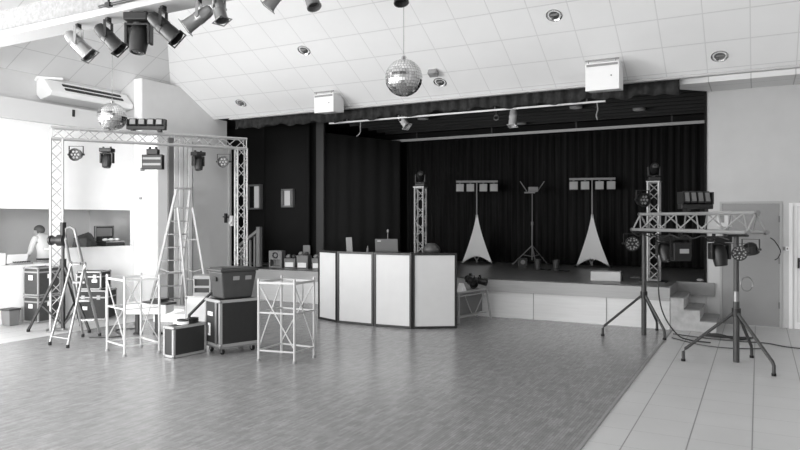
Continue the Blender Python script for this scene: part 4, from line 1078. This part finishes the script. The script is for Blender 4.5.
# ------------------------------------------------------------------ right truss on two crank stands
TA, TE = V(-1.475, 10.31, 0), V(.659, -.752, 0).normalized()
TN = V(-TE.y, TE.x, 0)     # = (.752,.659)
ZL = 1.545
def ont(s, z=0., n=0.): return TA+TE*s+TN*n+V(0, 0, z)
def crank_stand(label, c, feet, htop, name='crank_stand', sleeve=True):
    t = thing(name, label, 'stand', c)
    bm = B(); cyl(bm, (0, 0, 0), (0, 0, .72), .036, seg=14); cyl(bm, (0, 0, .72), (0, 0, htop-.03), .03, seg=14); obj('mast', bm, W['darkgrey'], t, True)
    for f in feet:
        f = V(*f)-V(c[0], c[1], 0); bm = B(); d = f.normalized()
        tube(bm, [d*.035+V(0, 0, .58), f*.96+V(0, 0, .15), f+V(0, 0, .11), f+V(0, 0, .025)], .019); lg = obj('leg', bm, W['darkgrey'], t, True)
        bm = B(); cyl(bm, f, f+V(0, 0, .028), .025); obj('foot', bm, W['rubber'], lg)
    bm = B(); cyl(bm, (0, 0, .54), (0, 0, .64), .05, seg=14); obj('collar', bm, W['blackmetal'], t, True)
    if sleeve:
        bm = B(); cyl(bm, (0, 0, .71), (0, 0, .84), .034, seg=14); obj('clamp_sleeve', bm, W['alu'], t, True)
        bm = B(); tube(bm, [RGT*(.11+.07*math.cos(a))+V(0, 0, .93+.085*math.sin(a))-FWD*.03 for a in [2*PI*k/18 for k in range(18)]], .007, closed=True); obj('safety_cable', bm, W['alu'], t, True)
    bm = B(); box(bm, (0, 0, htop-.016), (.30, .06, .028), (0, 0, math.atan2(TN.y, TN.x))); obj('fork', bm, W['blackmetal'], t)
crank_stand('black crank stand with splayed legs on the pale tiles, nearest to the camera', (-.23, 8.89, 0), [(-.79, 8.65, 0), (.15, 8.29, 0), (-.07, 9.25, 0)], ZL-.026)
crank_stand('black crank stand before the stage front, under the far end of the truss', (-1.475, 10.31, 0), [(-1.99, 9.95, 0), (-1.16, 10.03, 0), (-1.36, 10.83, 0)], ZL-.026, sleeve=False)
t = thing('truss_beam', 'horizontal triangular aluminium truss carried by the two crank stands', 'truss', ont(0), 0)
bm = B(); truss_geo(bm, TE*-.10+V(0, 0, ZL), TE*2.22+V(0, 0, ZL), .25, 'tri', (0, 0, 1), r=.022, rl=.010, step=.215, off=[(-.125, 0), (.125, 0), (0, .225)])
obj('truss_section', bm, W['alupaint'], t, True)
bm = B()
for s in (-.10, 2.22):
    for n, z in ((-.125, 0), (.125, 0), (0, .225)): cyl(bm, TE*(s-.02)+TN*n+V(0, 0, ZL+z), TE*(s+.02)+TN*n+V(0, 0, ZL+z), .028)
obj('coupler', bm, W['steel'], t, True)
light_bar('black four-lamp light bar standing on the right-hand truss', ont(1.15, ZL+.225+.024), YAW+.18, .45, h=.22, tilt=-.2, lensm=W['grey'])
t = thing('power_box', 'small white box strapped to the side of the right-hand truss', 'box', ont(1.44, ZL+.075, .20), math.atan2(TE.y, TE.x))
bm = B(); box(bm, (0, 0, .08), (.2, .06, .20)); obj('housing', bm, W['bulk'], t, bevel=.01)
bm = B(); box(bm, (0, -.034, .08), (.07, .01, .09)); obj('cover', bm, W['mid'], t)
led_par('led spotlight hanging at the far left end of the right-hand truss', ont(-.12, ZL-.045, -.12), aimv(-.15, .15, -1), 1.0, nled=19)
moving_head('black moving head under the truss, behind the far crank stand', ont(.46, ZL-.075, .03), (.2, -.3, -1), .85, yaw=.3)
t = thing('hanging_blinder', 'black blinder lamp with bright centre hanging under the truss', 'blinder', ont(.82, ZL-.075, .02), YAW)
bm = B(); box(bm, (0, 0, .02), (.05, .05, .05)); box(bm, (0, 0, -.03), (.28, .06, .04)); box(bm, (-.13, 0, -.16), (.015, .05, .24)); box(bm, (.13, 0, -.16), (.015, .05, .24)); obj('yoke', bm, W['black'], t)
bm = B(); box(bm, (0, 0, -.21), (.235, .14, .25)); obj('housing', bm, W['black'], t, bevel=.012)
bm = B(); box(bm, (.02, -.074, -.20), (.12, .008, .06)); obj('lens', bm, W['lensw'], t)
moving_head('black moving head hanging beside the near crank stand', ont(1.60, ZL-.055, .0), (.15, -.1, -1), .86, yaw=YAW)
led_par('round led spotlight with many lenses hanging beside the near mast', ont(2.11, ZL-.11, -.14), aimv(-.50, .05, -1), .80, nled=19)
led_par('black spotlight seen from the side, hanging at the near end of the truss', ont(1.90, ZL-.07, .19), aimv(.25, .85, .2), .85)
# cables of the right side
def cable(pts, r, m, label, name='cable', n=8):
    bm = B(); tube(bm, smooth_path(pts, n), r, 7); return tag(obj(name, bm, m, smooth=True), label, 'cable')
cable([ont(2.24, ZL-.06, .16), ont(2.27, 1.45, .19), ont(2.28, 1.34, .26), ont(2.25, 1.26, .26), ont(2.22, 1.23, .24)], .006, W['black'], 'thin black cable loop hanging from the near end of the truss', 'hanging_cable')
bm = B(); cs = [ont(-.05, ZL-.03, -.17)]
for k in range(1, 14): cs.append(ont(-.05+k*.155, ZL-.055-.035*(k % 2), -.17+.015*math.sin(k*2)))
cable(cs, .009, W['black'], 'black cable slung along the lower chord of the right-hand truss', 'hanging_cable', 5)
cable([ont(.06, ZL-.12, .16), ont(.10, 1.0, .17), ont(.13, .6, .16), ont(.2, .3, .2), ont(.35, .06, .3), ont(.55, .012, .35), ont(.8, .012, .5)], .010, W['black'], 'black cable dropping from the far end of the truss to the floor')
cable([(-1.10, 10.55, .012), (-.75, 10.42, .012), (-.45, 10.36, .012), (-.2, 10.34, .012), (.1, 10.35, .012), (.45, 10.15, .012), (1.3, 10.2, .012)], .009, W['darkgrey'], 'thin cable winding across the pale tiles to the right')
cable([(-1.08, 10.2, .012), (-.8, 9.9, .012), (-.55, 9.75, .012), (-.25, 9.75, .012), (.05, 9.9, .012)], .007, W['darkgrey'], 'thin cable curving over the tiles between the crank stands')
bm = B()
for k in range(5): tube(bm, smooth_path([(-.72+.03*k, 10.62+.03*k, .015+.012*(k % 2)), (-.5, 10.55+.035*k, .02+.012*(k % 3)), (-.28, 10.6-.03*k, .016+.012*(k % 2)), (-.15+.02*k, 10.7, .015)]), .012)
tag(obj('cable_heap', bm, W['black'], smooth=True), 'heap of black cables on the tiles at the foot of the steps', 'cable')
cable([(-8.9, 7.5, .012), (-8.5, 7.2, .012), (-8.6, 6.9, .012), (-8.1, 6.6, .012), (-8.4, 6.3, .012)], .010, W['darkgrey'], 'dark cable on the floor behind the step ladder')

# ------------------------------------------------------------------ light
w = bpy.data.worlds.new('world'); SC.world = w; w.use_nodes = True
w.node_tree.nodes['Background'].inputs[0].default_value = (1, 1, 1, 1); w.node_tree.nodes['Background'].inputs[1].default_value = .8
def area(name, loc, aim, sx, sy, power, spread=180):
    l = bpy.data.lights.new(name, 'AREA'); l.shape = 'RECTANGLE'; l.size = sx; l.size_y = sy; l.energy = power; l.spread = math.radians(spread)
    o = bpy.data.objects.new(name, l); C.objects.link(o); o.location = loc
    o.rotation_euler = Vector(aim).to_track_quat('-Z', 'Y').to_euler(); return o
area('daylight_rear_left', (-7.3, -3.0, 1.65), (-.12, 1, .02), 7.2, 2.4, 460)
area('daylight_rear_right', (-.4, -3.0, 1.65), (0, 1, .02), 4.4, 2.4, 50)
area('daylight_left', (-11.05, 2.1, 2.0), (1, .4, .35), 6.0, 2.2, 700)
area('bar_wall_fill', (-1.0, -2.95, 1.9), (-9.7, 10.4, -.2), 2.4, 1.8, 62, 36)  # added narrow beam that whitens the bar wall, not a known source

vs = SC.view_settings; vs.view_transform = 'Standard'; vs.look = 'None'; vs.gamma = 1; vs.use_curve_mapping = False; vs.exposure = 0.2
SC.display_settings.display_device = 'sRGB'
SC.cycles.max_bounces = 8; SC.cycles.diffuse_bounces = 5; SC.cycles.glossy_bounces = 4
SC.cycles.use_denoising = True
